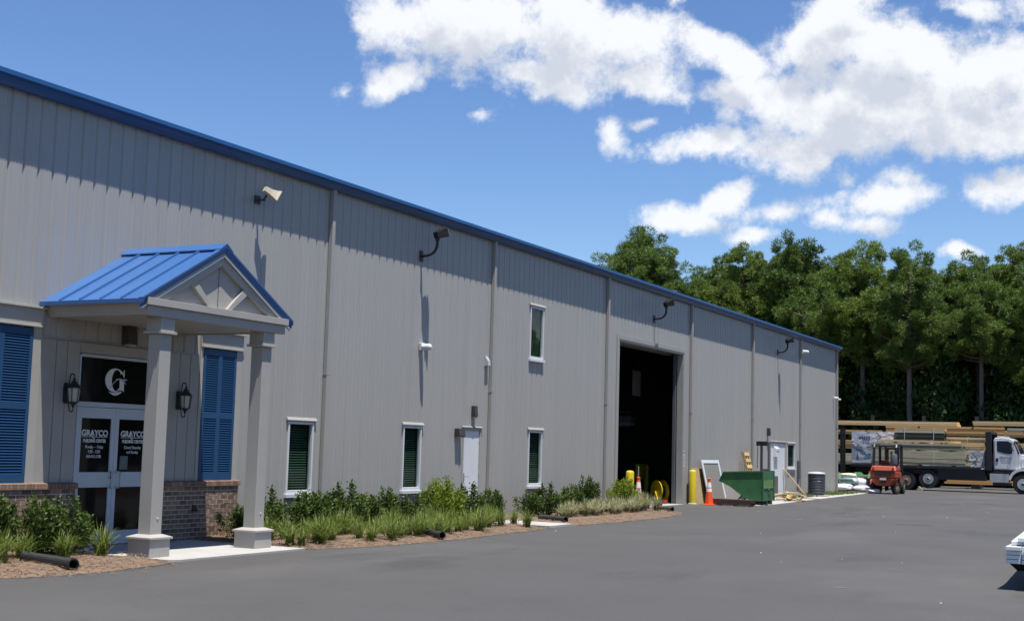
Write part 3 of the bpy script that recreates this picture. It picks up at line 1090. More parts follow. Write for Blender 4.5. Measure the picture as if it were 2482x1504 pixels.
shutter_set(19.15, 20.10, 1.10, 3.56, ((19.065, 19.145), (20.105, 20.27)), (19.065, 20.28))

# brick wainscot: bricks one by one
def wainscot(y0, y1, plain=None):
    wz = 1.0
    w = thingless('brick_wainscot', bld)
    b = MB()
    b.box(.004, plain or y0, 0, .1035, y1 - .004, wz)
    b.build('mortar_bed', M['mortar'], w)
    bw, ch = .205, .0835
    bm_ = MB().box(0, .006, .006, .105, bw - .007, ch - .008).mesh('brick', M['brick'])
    bm2 = MB().box(0, .006, .006, .105, bw - .007, ch - .008).mesh('brick', M['brickd'])
    hm = MB().box(0, .006, .006, .105, bw / 2 - .007, ch - .008).mesh('brick', M['brick'])
    rr = random.Random(int(y0 * 10))
    for c in range(12):
        y = y1
        half = c % 2
        if half:
            y -= bw / 2
            link('brick', hm, w, (rr.uniform(0, .003), y, c * ch))
        while y - bw > y0 - .02:
            y -= bw
            link('brick', bm_ if rr.random() < .7 else bm2, w, (rr.uniform(0, .004), y, c * ch))
    cm = MB().hull8([(0, .004, 0), (.135, .004, 0), (.135, .066, 0), (0, .066, 0), (0, .004, .105), (.135, .004, .085), (.135, .066, .085), (0, .066, .105)]).mesh('cap_brick', M['brick'])
    y = y1 + .03
    while y - .071 > y0 - .02:
        y -= .071
        link('cap_brick', cm, w, (rr.uniform(0, .004), y, wz + .003))
    b = MB()
    b.hull8([(.003, y0, wz - .004), (.118, y0, wz - .004), (.118, y1 + .015, wz - .004), (.003, y1 + .015, wz - .004), (.003, y0, wz + .09), (.118, y0, wz + .08), (.118, y1 + .015, wz + .08), (.003, y1 + .015, wz + .09)])
    b.build('cap_mortar', M['mortar'], w)
    if plain:
        b = MB()
        for c in range(12):
            y = y0 - .01 - (c % 2) * bw / 2
            while y - bw > plain:
                y -= bw
                b.box(0, y + .004, c * ch + .005, .105, y + bw - .006, c * ch + ch - .007)
        stuff(b.build('far_bricks', M['brick'], w))
wainscot(13.65, 16.08, 8.1)
wainscot(17.95, 20.25)
b = MB()
b.box(.10, 18.95, .55, .15, 19.04, .66)
b.box(.15, 18.945, .545, .165, 19.045, .60)
tag(b.build('outdoor_outlet', M['bronze'], bevel=.004), 'small dark weatherproof outlet box on the brick wall behind the front pillar', 'outlet')

# ------------------------------------------------------------------ entrance portico
po = thing('entrance_portico', 'gabled entrance porch with bright blue standing seam roof on two square pillars', 'porch', (0, 17.06, 0))
EW, RZ, EZ, XF = 1.84, 5.06, 4.02, 2.13       # half width at the eave, ridge, eave, front
slope = (RZ - EZ) / EW
nx_ = 5
px_ = (XF + .06) / nx_
for sgn in (-1, 1):
    for i in range(nx_):
        b = MB()
        x0, x1 = i * px_, (i + 1) * px_
        T_ = .035
        def rp(x, t, dz):
            yy = sgn * (t * (EW + .05))
            return (x, yy, RZ - abs(yy) * slope + dz)
        b.hull8([rp(x0, .0, -T_), rp(x1 - .002, .0, -T_), rp(x1 - .002, 1, -T_), rp(x0, 1, -T_), rp(x0, .0, 0), rp(x1 - .002, .0, 0), rp(x1 - .002, 1, 0), rp(x0, 1, 0)])
        if i:
            b.hull8([rp(x0 - .013, .02, .001), rp(x0 + .013, .02, .001), rp(x0 + .013, 1, .001), rp(x0 - .013, 1, .001), rp(x0 - .009, .02, .042), rp(x0 + .009, .02, .042), rp(x0 + .009, 1, .042), rp(x0 - .009, 1, .042)])
        b.build('roof_panel', M['blue'], po)
    b = MB()      # rake and eave edge trim
    b.hull8([rp(XF + .015, 0, -.125), rp(XF + .035, 0, -.125), rp(XF + .035, 1.01, -.125), rp(XF + .015, 1.01, -.125), rp(XF + .062, 0, .03), rp(XF + .085, 0, .03), rp(XF + .085, 1.01, .03), rp(XF + .062, 1.01, .03)])
    b.hull8([rp(XF + .0, 0, .002), rp(XF + .085, 0, .002), rp(XF + .085, 1.01, .002), rp(XF, 1.01, .002), rp(XF + .0, 0, .034), rp(XF + .085, 0, .034), rp(XF + .085, 1.01, .034), rp(XF, 1.01, .034)])
    dp = MB()
    dp.hull8([rp(XF + .0, 0, -.150), rp(XF + .055, 0, -.150), rp(XF + .055, 1.0, -.150), rp(XF + .0, 1.0, -.150), rp(XF + .0, 0, -.1265), rp(XF + .050, 0, -.1265), rp(XF + .050, 1.0, -.1265), rp(XF + .0, 1.0, -.1265)])
    dp.build('drip_edge', M['alu'], po)
    ye = sgn * (EW + .05)
    ya_, yb_ = (ye, ye + .02 * sgn)
    b.box(0.02, min(ya_, yb_), EZ - .085, XF + .085, max(ya_, yb_), EZ - .02)
    b.build('edge_trim', M['blue'], po)
b = MB()
b.prism([(-.16, RZ - .16 * slope + .028), (0, RZ + .045), (.16, RZ - .16 * slope + .028), (.16, RZ - .16 * slope + .05), (0, RZ + .075), (-.16, RZ - .16 * slope + .05)], 'x', .01, XF + .09)
b.build('ridge_cap', M['blue'], po)
b = MB()
b.prism([(-.12, EZ - .1), (0, RZ - .03), (.12, EZ - .1)], 'x', .005, .02)
# side eave beams, soffit, front tie
BW = 1.80
for sgn in (-1, 1):
    y_a, y_b = sgn * BW, sgn * (BW - .16)
    b = MB()
    b.hull8([(.02, min(y_a, y_b) + (.0 if sgn > 0 else .10), 3.77), (2.14, min(y_a, y_b) + (.0 if sgn > 0 else .10), 3.77), (2.14, max(y_a, y_b) - (.10 if sgn > 0 else .0), 3.77), (.02, max(y_a, y_b) - (.10 if sgn > 0 else 0), 3.77),
             (.02, min(y_a, y_b), 3.995), (2.14, min(y_a, y_b), 3.995), (2.14, max(y_a, y_b), 3.995), (.02, max(y_a, y_b), 3.995)])
    b.build('eave_fascia', M['porch'], po)
b = MB()
b.box(.02, -BW + .14, 3.79, 2.09, BW - .14, 3.81)
b.build('soffit', M['porch'], po)
b = MB()
b.box(2.06, -1.735, 3.76, 2.172, 1.735, 3.915)
b.box(2.06, -1.78, 3.917, 2.215, 1.78, 4.03)
b.build('tie_beam', M['porch'], po, bevel=.004)
b = MB()
b.prism([(-1.78, 4.035), (1.78, 4.035), (0, RZ - .06)], 'x', 2.04, 2.075)
b.build('gable_panel', M['porch'], po)
b = MB()
b.box(2.074, -.006, 4.04, 2.078, .006, RZ - .3)
b.build('panel_seam', M['bronze'], po)
for sgn in (-1, 1):
    b = MB()      # wide rake board just under the roof, then the inner one
    def rk(t, d):
        return (sgn * t, RZ - t * slope - d)
    b.prism([rk(0, .035), rk(1.80, .035), rk(1.80, .05), rk(1.60, .16), rk(0, .16)], 'x', 2.08, 2.175)
    b.prism([rk(0, .162), rk(1.58, .162), rk(1.44, .30), rk(0, .30)], 'x', 2.08, 2.145)
    b.build('rake_board', M['porch'], po, bevel=.003)
    b = MB()
    zt = RZ - .64 * slope - .27
    b.prism([(sgn * .17, 4.036), (sgn * .29, 4.036), (sgn * .73, zt - .06), (sgn * .60, zt)], 'x', 2.08, 2.138)
    b.build('brace', M['porch'], po, bevel=.003)
def column(yc):
    c = thingless('column', po, (1.98, yc - 17.06, 0))
    b = MB()
    b.box(-.125, -.125, .36, .125, .125, 3.50)
    b.build('shaft', M['porch'], c, bevel=.006)
    b = MB()
    b.box(-.225, -.225, .03, .225, .225, .30)
    b.hull8([(-.255, -.255, .302), (.255, -.255, .302), (.255, .255, .302), (-.255, .255, .302), (-.255, -.255, .335), (.255, -.255, .335), (.255, .255, .335), (-.255, .255, .335)])
    b.hull8([(-.250, -.250, .336), (.250, -.250, .336), (.250, .250, .336), (-.250, .250, .336), (-.14, -.14, .375), (.14, -.14, .375), (.14, .14, .375), (-.14, .14, .375)])
    b.build('pedestal', M['porch'], c, bevel=.004)
    b = MB()
    b.box(-.185, -.185, 3.502, .185, .185, 3.545)
    b.box(-.155, -.155, 3.546, .155, .155, 3.765)
    b.build('capital', M['porch'], c, bevel=.004)
column(15.84)
column(18.40)
b = MB()
b.tube([(2.107, 15.865 - 17.06, .62), (2.116, 15.865 - 17.06, .62)], .014, 8)
b.tube([(2.107, 18.42 - 17.06, .62), (2.116, 18.42 - 17.06, .62)], .014, 8)
b.build('screw_cap', M['ink'], po)

# ------------------------------------------------------------------ things fixed to the wall
def lantern(loc, label):
    t = thing('wall_lantern', label, 'lantern', loc, group='black lanterns beside the entrance')
    b = MB()
    b.prism([(-.05, -.17), (.05, -.17), (.065, -.13), (.065, .13), (.05, .17), (-.05, .17), (-.065, .13), (-.065, -.13)], 'x', .0, .028)
    b.build('back_plate', M['black'], t, bevel=.004)
    b = MB()
    arc = [(.03, 0, .03), (.06, 0, .13), (.075, 0, .25)] + [(.075 + .05 * (1 - math.cos(a)), 0, .27 + .05 * math.sin(a)) for a in np.linspace(.2, PI, 6)]
    b.tube(arc, .011, 6)
    arc = [(.03, 0, -.08), (.07, 0, -.16), (.09, 0, -.25)] + [(.09 + .045 * (1 - math.cos(a)), 0, -.26 - .045 * math.sin(a)) for a in np.linspace(.2, PI * .95, 6)]
    b.tube(arc, .010, 6)
    b.tube([(.175, 0, -.26), (.172, 0, -.18)], .010, 6)
    b.build('scroll_arm', M['black'], t, smooth=True)
    c = (.175, 0, 0)
    b = MB()
    b.lathe([(.012, .26), (.025, .235), (.02, .215), (.045, .19), (.055, .165), (.125, .10), (.13, .085), (.10, .08)], c, 6)
    b.lathe([(.085, -.155), (.088, -.14), (.05, -.175), (.02, -.20), (.028, -.215), (.01, -.235)], c, 6)
    for k in range(6):
        a = 2 * PI * k / 6
        b.tube([(c[0] + .085 * math.cos(a), .085 * math.sin(a), -.145), (c[0] + .112 * math.cos(a), .112 * math.sin(a), .085)], .008, 5)
    b.build('cage', M['black'], t)
    b = MB()
    b.lathe([(.07, -.14), (.096, .08)], c, 6)
    b.build('lamp_glass', M['lens'], t)
lantern((.03, 15.82, 2.56), 'black lantern on the left of the entrance doors')
lantern((.03, 18.52, 2.56), 'black lantern between the front pillar and the right shutter')

def floodlight(y, label):
    t = thing('floodlight', label, 'floodlight', (.004, y, 6.40), group='black floodlights along the eave')
    b = MB()
    b.box(0, -.07, -.13, .03, .07, .13)
    b.build('mounting_plate', M['black'], t, bevel=.006)
    b = MB()
    pts = [(.02, 0, 0), (.18, 0, .01)] + [(.20 + .25 * math.sin(a), 0, .02 + .25 * (1 - math.cos(a))) for a in np.linspace(.2, PI / 2, 6)] + [(.45, 0, .40)]
    b.tube(pts, .036, 8)
    b.build('arm', M['black'], t, smooth=True)
    b = MB()
    b.tube([(.45, 0, .36), (.45, 0, .47)], .055, 8)
    # head: shallow box flaring to a tilted lens
    d = Vector((.35, .75, .25)).normalized()
    s_ = Vector((d.y, -d.x, 0)).normalized()
    u = s_.cross(d)
    o = Vector((.45, 0, .50))
    def q(a, c, e):
        return tuple(o + d * a + s_ * c + u * e)
    b.hull8([q(-.06, -.09, -.07), q(.20, -.19, -.10), q(.20, .19, -.10), q(-.06, .09, -.07), q(-.06, -.09, .07), q(.20, -.19, .14), q(.20, .19, .14), q(-.06, .09, .07)])
    b.build('lamp_head', M['black'], t, bevel=.008)
    b = MB()
    b.hull8([q(.205, -.17, -.085), q(.215, -.17, -.085), q(.215, .17, -.085), q(.205, .17, -.085), q(.205, -.17, .125), q(.215, -.17, .125), q(.215, .17, .125), q(.205, .17, .125)])
    b.build('lens', M['lens'], t)
floodlight(26.82, 'black floodlight on a bent arm above the wall between the first two downspouts')
floodlight(42.23, 'black floodlight on a bent arm above the garage opening')
floodlight(57.37, 'black floodlight on a bent arm above the far side door')

t = thing('horn_speaker', 'cream horn loudspeaker high on the wall above the porch gable', 'loudspeaker', (.004, 20.55, 6.66))
b = MB()
b.box(0, -.10, -.10, .03, .06, .06)
b.box(.03, -.05, -.05, .20, .0, -.01)
b.tube([(.19, -.03, -.03), (.24, .0, .08)], .02, 6)
b.build('bracket', M['bronze'], t)
b = MB()
o, d = Vector((.26, -.12, .17)), Vector((.30, .62, -.34)).normalized()
s_ = Vector((d.y, -d.x, 0)).normalized()
u = s_.cross(d)
q = lambda a, c, e: tuple(o + d * a + s_ * c + u * e)
secs = [(0, .05, .045), (.14, .07, .062), (.24, .105, .09), (.28, .135, .11), (.295, .14, .115), (.285, .12, .10), (.19, .05, .04)]
for (a0, w0, h0), (a1, w1, h1) in zip(secs, secs[1:]):
    A_ = [q(a0, -w0, -h0), q(a0, w0, -h0), q(a0, w0, h0), q(a0, -w0, h0)]
    B_ = [q(a1, -w1, -h1), q(a1, w1, -h1), q(a1, w1, h1), q(a1, -w1, h1)]
    for i in range(4):
        b.face([A_[i], A_[(i + 1) % 4], B_[(i + 1) % 4], B_[i]])
b.face([q(0, -.055, -.05), q(0, .055, -.05), q(0, .055, .05), q(0, -.055, .05)])
b.build('horn', M['cream'], t, fix=False)
b = MB()
b.face([q(.21, -.062, -.05), q(.21, .062, -.05), q(.21, .062, .05), q(.21, -.062, .05)])
b.build('horn_throat', M['black'], t)

def wall_camera(loc, label, s=1.0, name='security_camera', m_='vinyl', cat='camera'):
    t = thing(name, label, cat, loc, group='small cameras on the wall')
    b = MB()
    b.box(0, -.08 * s, -.09 * s, .07 * s, .08 * s, .09 * s)
    b.build('base', M[m_], t, bevel=.01)
    b = MB()
    b.lathe([(.03 * s, .28 * s), (.075 * s, .24 * s), (.085 * s, .12 * s), (.085 * s, .03 * s)], (.0, .0, .0), 10, axis='x')
    b.build('housing', M[m_], t, smooth=True, loc=(0.03, 0, -.01))
    return t
wall_camera((.004, 26.95, 4.22), 'white camera below the first floodlight at mid wall', 1.0)
wall_camera((.11, 61.1, 6.72), 'white camera on the second farthest downspout', 1.05)
wall_camera((.03, 67.55, 4.84), 'white camera near the far corner of the wall', .8)
wall_camera((.04, 68.2, 4.80), 'smaller white camera on the far corner trim', .6)
t = thing('wall_vent', 'small pale wedge shaped vent beside the second downspout', 'vent', (.004, 30.25, 4.10))
MB().prism([(.0, -.12), (.11, -.12), (.09, .02), (.0, .15)], 'y', -.07, .07).build('hood', M['greyl'], t, bevel=.006)
MB().box(-.001, -.09, -.135, .015, .09, .165).build('flange', M['greyl'], t)

def wall_pack(loc, w, h, d, label):
    t = thing('wall_light', label, 'light', loc)
    MB().hull8([(0, -w / 2, -h / 2), (d, -w / 2, -h / 2 + .03), (d, w / 2, -h / 2 + .03), (0, w / 2, -h / 2), (0, -w / 2, h / 2), (d * .8, -w / 2, h / 2), (d * .8, w / 2, h / 2), (0, w / 2, h / 2)]).build('housing', M['bronze'], t, bevel=.01)
    MB().box(.02, -w / 2 + .02, -h / 2 - .012, d - .02, w / 2 - .02, -h / 2 + .018).build('lens', M['lens'], t)
wall_pack((.004, 29.62, 2.76), .16, .30, .12, 'dark box light above the white side door')
wall_pack((.004, 28.86, 2.20), .30, .22, .16, 'dark box light at the upper left corner of the white side door')
wall_pack((.004, 55.88, 2.84), .18, .34, .14, 'dark box light above the far white door behind the green hopper')
wall_pack((.004, 17.15, 3.62), .22, .34, .17, 'black can light above the entrance transom')

t = thing('warning_sign', 'narrow white and red warning stickers on the right garage jamb', 'sign', (.026, 45.36, 1.62))
MB().box(0, -.075, .02, .003, .075, .30).build('upper_sticker', M['ink'], t)
MB().box(0, -.075, -.28, .003, .075, -.01).build('lower_sticker', M['ink'], t)
b = MB()
b.box(.003, -.05, .05, .005, .01, .14)
b.box(.003, -.06, .20, .005, .06, .26)
b.box(.003, -.055, -.05, .005, .055, -.03)
b.build('red_marks', M['redink'], t)
b = MB()
for z in (-.10, -.14, -.18, -.22):
    b.box(.003, -.05, z, .005, .045, z + .015)
b.build('text_lines', M['wrapink'], t)

t = thing('conduit', 'vertical grey meter box and conduit beside the far window', 'conduit', (.004, 60.74, 0))
MB().box(0, -.08, .80, .13, .08, 1.62).build('meter_box', M['grey'], t, bevel=.01)
MB().tube([(.06, 0, .02), (.06, 0, .80)], .035, 8).tube([(.05, .35, .02), (.05, .35, .6)], .02, 8).tube([(.06, 0, .25), (.06, .35, .25)], .02, 8).build('pipe', M['greyl'], t)

# ------------------------------------------------------------------ garage surroundings
def bollard(loc, label, h=1.24):
    t = thing('bollard', label, 'bollard', loc, group='yellow bollards at the garage')
    b = MB()
    b.lathe([(.128, -.02), (.128, h - .06), (.118, h - .03), (.09, h - .01), (.04, h)], n=18)
    b.build('post', M['yellow'], t, smooth=True)
    MB().lathe([(.17, .0), (.165, .03), (.13, .045)], n=18).build('footing', M['conc'], t)
    return t
bollard((.42, 39.30, 0), 'yellow bollard behind the golden shrub left of the garage opening')
bollard((.22, 45.78, 0), 'yellow bollard in front of the right garage jamb')

def cone(loc, h, label, wand=False, nb=2):
    t = thing('traffic_cone', label, 'cone', loc, group='orange traffic cones', rz=.3)
    b = MB()
    def rad(z):
        return .165 * (1 - z / h) + .045 * (z / h)
    z1, z2, z3, z4 = .50 * h, .62 * h, .66 * h, .84 * h
    b.lathe([(rad(.03), .03), (rad(z1), z1), (rad(z2), z2), (rad(z3), z3), (rad(z4), z4), (rad(.94 * h), .94 * h), (.06, .945 * h), (.06, .985 * h), (.03, h)], n=18, mi=[0, 1, 0, 1, 0, 0, 0, 0])
    b.build('cone_body', [M['orange'], M['reflect']], t, smooth=True)
    MB().box(-.20, -.20, 0, .20, .20, .035).build('base', M['orange'] if nb == 2 else M['black'], t, bevel=.012)
    if wand:
        MB().tube([(0, 0, h), (.0, 0, h + .34)], .012, 6).build('wand', M['greyl'], t)
    return t
cone((.52, 39.78, 0), 1.04, 'orange cone with a grey rod in its tip by the left garage bollard', True)
cone((.86, 45.75, 0), .96, 'orange cone standing before the leaning white frame')
cone((-.85, 79.9, 0), 1.02, 'far orange cone between the forklift and the bagged goods')

b = MB()
t = thing('particle_board', 'tan particle board sheet leaning on the wall behind the yellow bollard', 'board', (.02, 46.72, 0))
MB().hull8([(.22, -.60, 0), (.24, -.60, 0), (.24, .62, 0), (.22, .62, 0), (.02, -.60, 1.30), (.04, -.60, 1.30), (.04, .62, 1.30), (.02, .62, 1.30)]).build('sheet', M['osb'], t)
t = thing('screen_door', 'white framed screen door leaning against the wall behind the orange cone', 'screen door', (.05, 47.85, 0))
def lean(y, z, o=0):
    return (.44 - .36 * z / 1.60 + o, y, z)
b = MB()
for (y0, y1, z0, z1) in ((-1.0, -.86, 0, 1.6), (.86, 1.0, 0, 1.6), (-.86, .86, 1.48, 1.6), (-.86, .86, 0, .14)):
    b.hull8([lean(y0, z0), lean(y0, z0, .04), lean(y1, z0, .04), lean(y1, z0), lean(y0, z1), lean(y0, z1, .04), lean(y1, z1, .04), lean(y1, z1)])
b.build('frame', M['white'], t, bevel=.004)
MB().hull8([lean(-.86, .14, .01), lean(-.86, .14, .02), lean(.86, .14, .02), lean(.86, .14, .01), lean(-.86, 1.48, .01), lean(-.86, 1.48, .02), lean(.86, 1.48, .02), lean(.86, 1.48, .01)]).build('mesh_panel', M['screen'], t)

t = thing('shipping_pallet', 'light wooden pallet stood on end against the wall behind the green hopper', 'pallet', (.04, 52.25, 0))
def ln2(y, z, o=0):
    return (.42 - .37 * z / 1.95 + o, y + .42 * (1.95 - z) / 1.95, z)
for y0 in (-.34, -.03, .28):
    b = MB()
    b.hull8([ln2(y0, 0), ln2(y0, 0, .09), ln2(y0 + .06, 0, .09), ln2(y0 + .06, 0), ln2(y0, 1.95), ln2(y0, 1.95, .09), ln2(y0 + .06, 1.95, .09), ln2(y0 + .06, 1.95)])
    b.build('runner', M['pine'], t)
for i in range(8):
    z = .05 + i * .25
    MB().hull8([ln2(-.34, z, .092), ln2(-.34, z, .112), ln2(.34, z, .112), ln2(.34, z, .092), ln2(-.34, z + .13, .092), ln2(-.34, z + .13, .112), ln2(.34, z + .13, .112), ln2(.34, z + .13, .092)]).build('slat', M['pine'], t)

# green self dumping hopper, long side towards the yard
t = thing('dump_hopper', 'green steel self dumping hopper with a slanted nose beside the wall', 'hopper', (1.50, 48.2, 0), R(3))
t.scale = (.78, 1, 1)
prof = [(-1.06, .84), (-.86, 1.17), (1.05, 1.24), (1.05, .16), (.62, .16), (.20, .24), (-.55, .66)]
b = MB()
for yy in (-.86, .84):
    b.prism(prof, 'y', yy, yy + .02)
pp = prof[3:] + prof[:1]
for (p, q_) in zip(pp, pp[1:]):
    b.hull8([(p[0], -.84, p[1]), (q_[0], -.84, q_[1]), (q_[0], .84, q_[1]), (p[0], .84, p[1]), (p[0], -.84, p[1] + .02), (q_[0], -.84, q_[1] + .02), (q_[0], .84, q_[1] + .02), (p[0], .84, p[1] + .02)])
b.box(1.03, -.84, .18, 1.05, .84, 1.24)
b.build('bin', M['hopper'], t)
b = MB()
b.bar((-.86, -.875, 1.17), (1.05, -.875, 1.24), .035, .05)
b.bar((-.86, .875, 1.17), (1.05, .875, 1.24), .035, .05)
b.bar((-1.06, -.875, .84), (-.86, -.875, 1.17), .035, .04)
b.box(1.03, .80, .15, 1.085, .88, 1.26)
b.box(1.03, -.88, .15, 1.075, -.84, 1.26)
stuff(b.build('rim_rails', M['hopper'], t))
b = MB()
b.box(1.055, -.80, .62, 1.085, .70, .66)
b.hull8([(1.056, -.78, .66), (1.064, -.78, .66), (1.064, .68, .66), (1.056, .68, .66), (1.056, -.78, .92), (1.064, -.78, .92), (1.064, .68, .92), (1.056, .68, .92)])
b.bar((1.10, -.1, .60), (1.10, .35, .30), .035, .03)
b.build('latch_plate', M['hopperl'], t)
b = MB()
for yy in (-.45, .25):
    b.box(-.35, yy, .02, 1.10, yy + .2, .15)
b.box(.70, -.64, .0, 1.02, .62, .10)
b.bar((-.30, -.5, .14), (.05, -.5, .42), .06, .05)
b.bar((-.30, .5, .14), (.05, .5, .42), .06, .05)
b.box(.72, -.655, .12, 1.0, -.625, .30)
b.build('fork_base', M['blackp'], t)

# composite deck boards stacked in front of it
t = thing('deck_board_stack', 'low stack of brown hollow deck boards on the asphalt before the green hopper', 'boards', (1.66, 46.05, 0), R(-5))
for i, z in enumerate((.03, .135)):
    for j in range(3):
        b = MB()
        y0 = -.20 + j * .152
        for (a, c, e, g_) in ((y0, y0 + .145, z, z + .018), (y0, y0 + .145, z + .082, z + .10), (y0, y0 + .018, z + .018, z + .082), (y0 + .127, y0 + .145, z + .018, z + .082), (y0 + .064, y0 + .081, z + .018, z + .082)):
            b.box(-.74 + i * .03, a, e, .74 + i * .02, c, g_)
        b.build('board', M['deckb'], t)
b = MB()
for x in (-.6, 0, .6):
    b.box(x, -.2, 0, x + .08, .25, .03)
b.build('bearer', M['oldwood'], t)

# stacker mast by the far door
t = thing('pallet_stacker', 'dark grey stacker mast standing between the green hopper and the far white door', 'lift truck', (.70, 53.2, 0), R(-10))
b = MB()
for x in (-.20, .14):
    b.box(x, -.05, .12, x + .07, .07, 2.38)
for z in (.3, 1.2, 2.30):
    b.box(-.20, -.02, z, .21, .04, z + .08)
b.build('mast', M['grey'], t, bevel=.006)
b = MB()
b.box(-.33, -.14, 2.22, .10, .02, 2.40)
b.tube([(-.28, -.1, 2.25), (-.30, -.1, 1.3)], .012, 6)
b.build('head_block', M['black'], t)
b = MB()
b.box(-.34, .08, .12, .34, .55, 1.0)
b.build('power_unit', M['grey'], t, bevel=.03)
b = MB()
for x in (-.25, .13):
    b.box(x, -1.0, .06, x + .12, -.05, .11)
b.build('fork', M['black'], t)
b = MB()
for x in (-.27, .22):
    b.tube([(x, .3, .10), (x + .05, .3, .10)], .10, 12)
    b.tube([(x, -.85, .04), (x + .05, -.85, .04)], .04, 10)
b.build('wheel', M['tyre'], t)

t = thing('letter_box', 'small white drop box fixed on the far white door', 'box', (-.004, 57.15, 2.02))
MB().prism([(0, -.24), (.12, -.24), (.12, .12), (.0, .22)], 'y', -.30, .25).build('case', M['white'], t, bevel=.004)
MB().box(.121, -.24, -.02, .125, .19, .01).build('slot', M['grey'], t)

t = thing('timber_plank', 'long pale plank leaning on the wall under the far window', 'plank')
MB().bar((.95, 58.9, .03), (.03, 58.35, 1.26), .14, .04).build('plank', M['pine'], t)
rr = random.Random(4)
t = thing('scrap_wood_pile', 'loose pile of scrap boards on the ground right of the green hopper', 'wood pile', (1.75, 53.6, 0), R(0))
for i in range(22):
    L = rr.uniform(.5, 1.9)
    a = rr.uniform(-.45, .55) + PI / 2 * (rr.random() < .75)
    c = Vector((rr.gauss(0, .22), rr.gauss(0, .8), .05 + .018 * i * rr.random()))
    d = Vector((math.cos(a), math.sin(a), rr.uniform(-.03, .08))) * (L / 2)
    p, q_ = c - d, c + d
    p.z = max(p.z, .035)
    q_.z = max(q_.z, .035)
    MB().bar(p, q_, rr.choice((.09, .14, .05)), .035).build('board', M[rr.choice(('pine', 'pine', 'orpine', 'treated', 'oldwood'))], t)

# condenser
t = thing('condenser_unit', 'round dark louvred air conditioning condenser on the grass by the wall', 'air conditioner', (.86, 60.9, .05))
t.scale = (.9, .9, .97)
MB().box(-.55, -.55, -.05, .55, .55, .03).build('pad', M['conc'], t)
b = MB()
b.lathe([(.40, .03), (.40, 1.0), (.36, 1.02)], n=20)
b.build('coil', M['black'], t)
for i in range(7):
    z = .10 + i * .13
    MB().lathe([(.415, z), (.445, z - .01), (.445, z + .075), (.415, z + .10)], n=24).build('louvre', M['ac'], t, smooth=True)
b = MB()
b.lathe([(.46, 1.0), (.465, 1.04), (.40, 1.09), (.15, 1.12), (.05, 1.12)], n=24)
b.build('top_grille', M['greyl'], t, smooth=True)
MB().box(.444, -.07, .66, .452, .07, .70).build('badge', M['greyl'], t, rot=(0, 0, R(-60)))
b = MB()
b.tube([(-.3, -.5, .1), (-.45, -.8, .06), (-.6, -.7, .1), (-.86, -.4, .3)], .03, 8)
b.build('pipe', M['blackp'], t)

# inside the garage
t = thing('hose_reel', 'big yellow hose reel inside the garage opening', 'hose reel', (-.98, 45.62, .42), R(-38))
b = MB()
for x in (-.16, .12):
    b.lathe([(.41, x), (.41, x + .03), (.36, x + .035), (.06, x + .035)], n=24, axis='y')
b.build('drum_side', M['yellow'], t, smooth=True)
b = MB()
b.lathe([(.22, -.13), (.22, .12)], n=20, axis='y')
b.build('hose', M['blackp'], t)
b = MB()
for s_ in (-1, 1):
    b.bar((-.25, .2 * s_, -.42), (0, .2 * s_, 0), .04, .04)
    b.bar((.25, .2 * s_, -.42), (0, .2 * s_, 0), .04, .04)
b.tube([(0, -.25, 0), (0, .25, 0)], .025, 8)
b.build('stand', M['yellow'], t)
t = thing('guard_panel', 'dim yellow guard panel on a post inside the garage', 'guard', (-3.1, 48.75, 0))
MB().lathe([(.10, 0), (.10, 1.28), (.06, 1.33)], (0, .85, 0), 14).build('post', M['yellow'], t, smooth=True)
MB().box(-.05, -.2, .75, .05, .72, 1.36).build('panel', M['yellow'], t, bevel=.02)
t = thing('red_toolbox', 'small pinkish red object on the garage floor before the hose reel', 'toolbox', (-.52, 44.85, .012))
MB().box(-.1, -.12, 0, .1, .12, .13).build('case', M['redm'], t, bevel=.02)
MB().tube([(0, -.08, .13), (0, -.08, .18), (0, .08, .18), (0, .08, .13)], .012, 6).build('handle', M['black'], t)
t = thing('wall_notice', 'pale paper notice hanging in the dark garage', 'notice', (-3.3, 48.9, 4.55))
MB().box(-.01, -.42, -.5, .0, .42, .5).build('sheet', M['white'], t)
MB().box(-.02, -.46, .50, .012, .46, .53).build('hanger', M['grey'], t)
MB().box(-.008, -.02, .53, -.002, .02, 2.6).build('cord', M['grey'], t)
t = thing('bright_patch_panels', 'dim bluish panels added in place of a window-like bright patch deep in the dark garage', 'panels', (-5.0, 54.1, 2.93))  # pale panels added to stand for a bluish window-like brightness in the dark
MB().box(-.6, -1.6, .0, .0, 1.6, .16).build('pale_panel', M['white'], t)
MB().box(-.6, -1.6, .19, .02, 1.5, .42).build('pale_panel', M['wrapg'], t)
MB().box(-.65, -1.7, -.06, .04, 1.7, -.005).build('shelf', M['grey'], t)
MB().box(-.62, -1.68, -2.93, -.54, -1.60, .62).build('shelf_post', M['grey'], t)
MB().box(-.62, 1.60, -2.93, -.54, 1.68, .62).build('shelf_post', M['grey'], t)
MB().box(-.65, -1.7, .56, .04, 1.7, .60).build('shelf', M['greyl'], t)

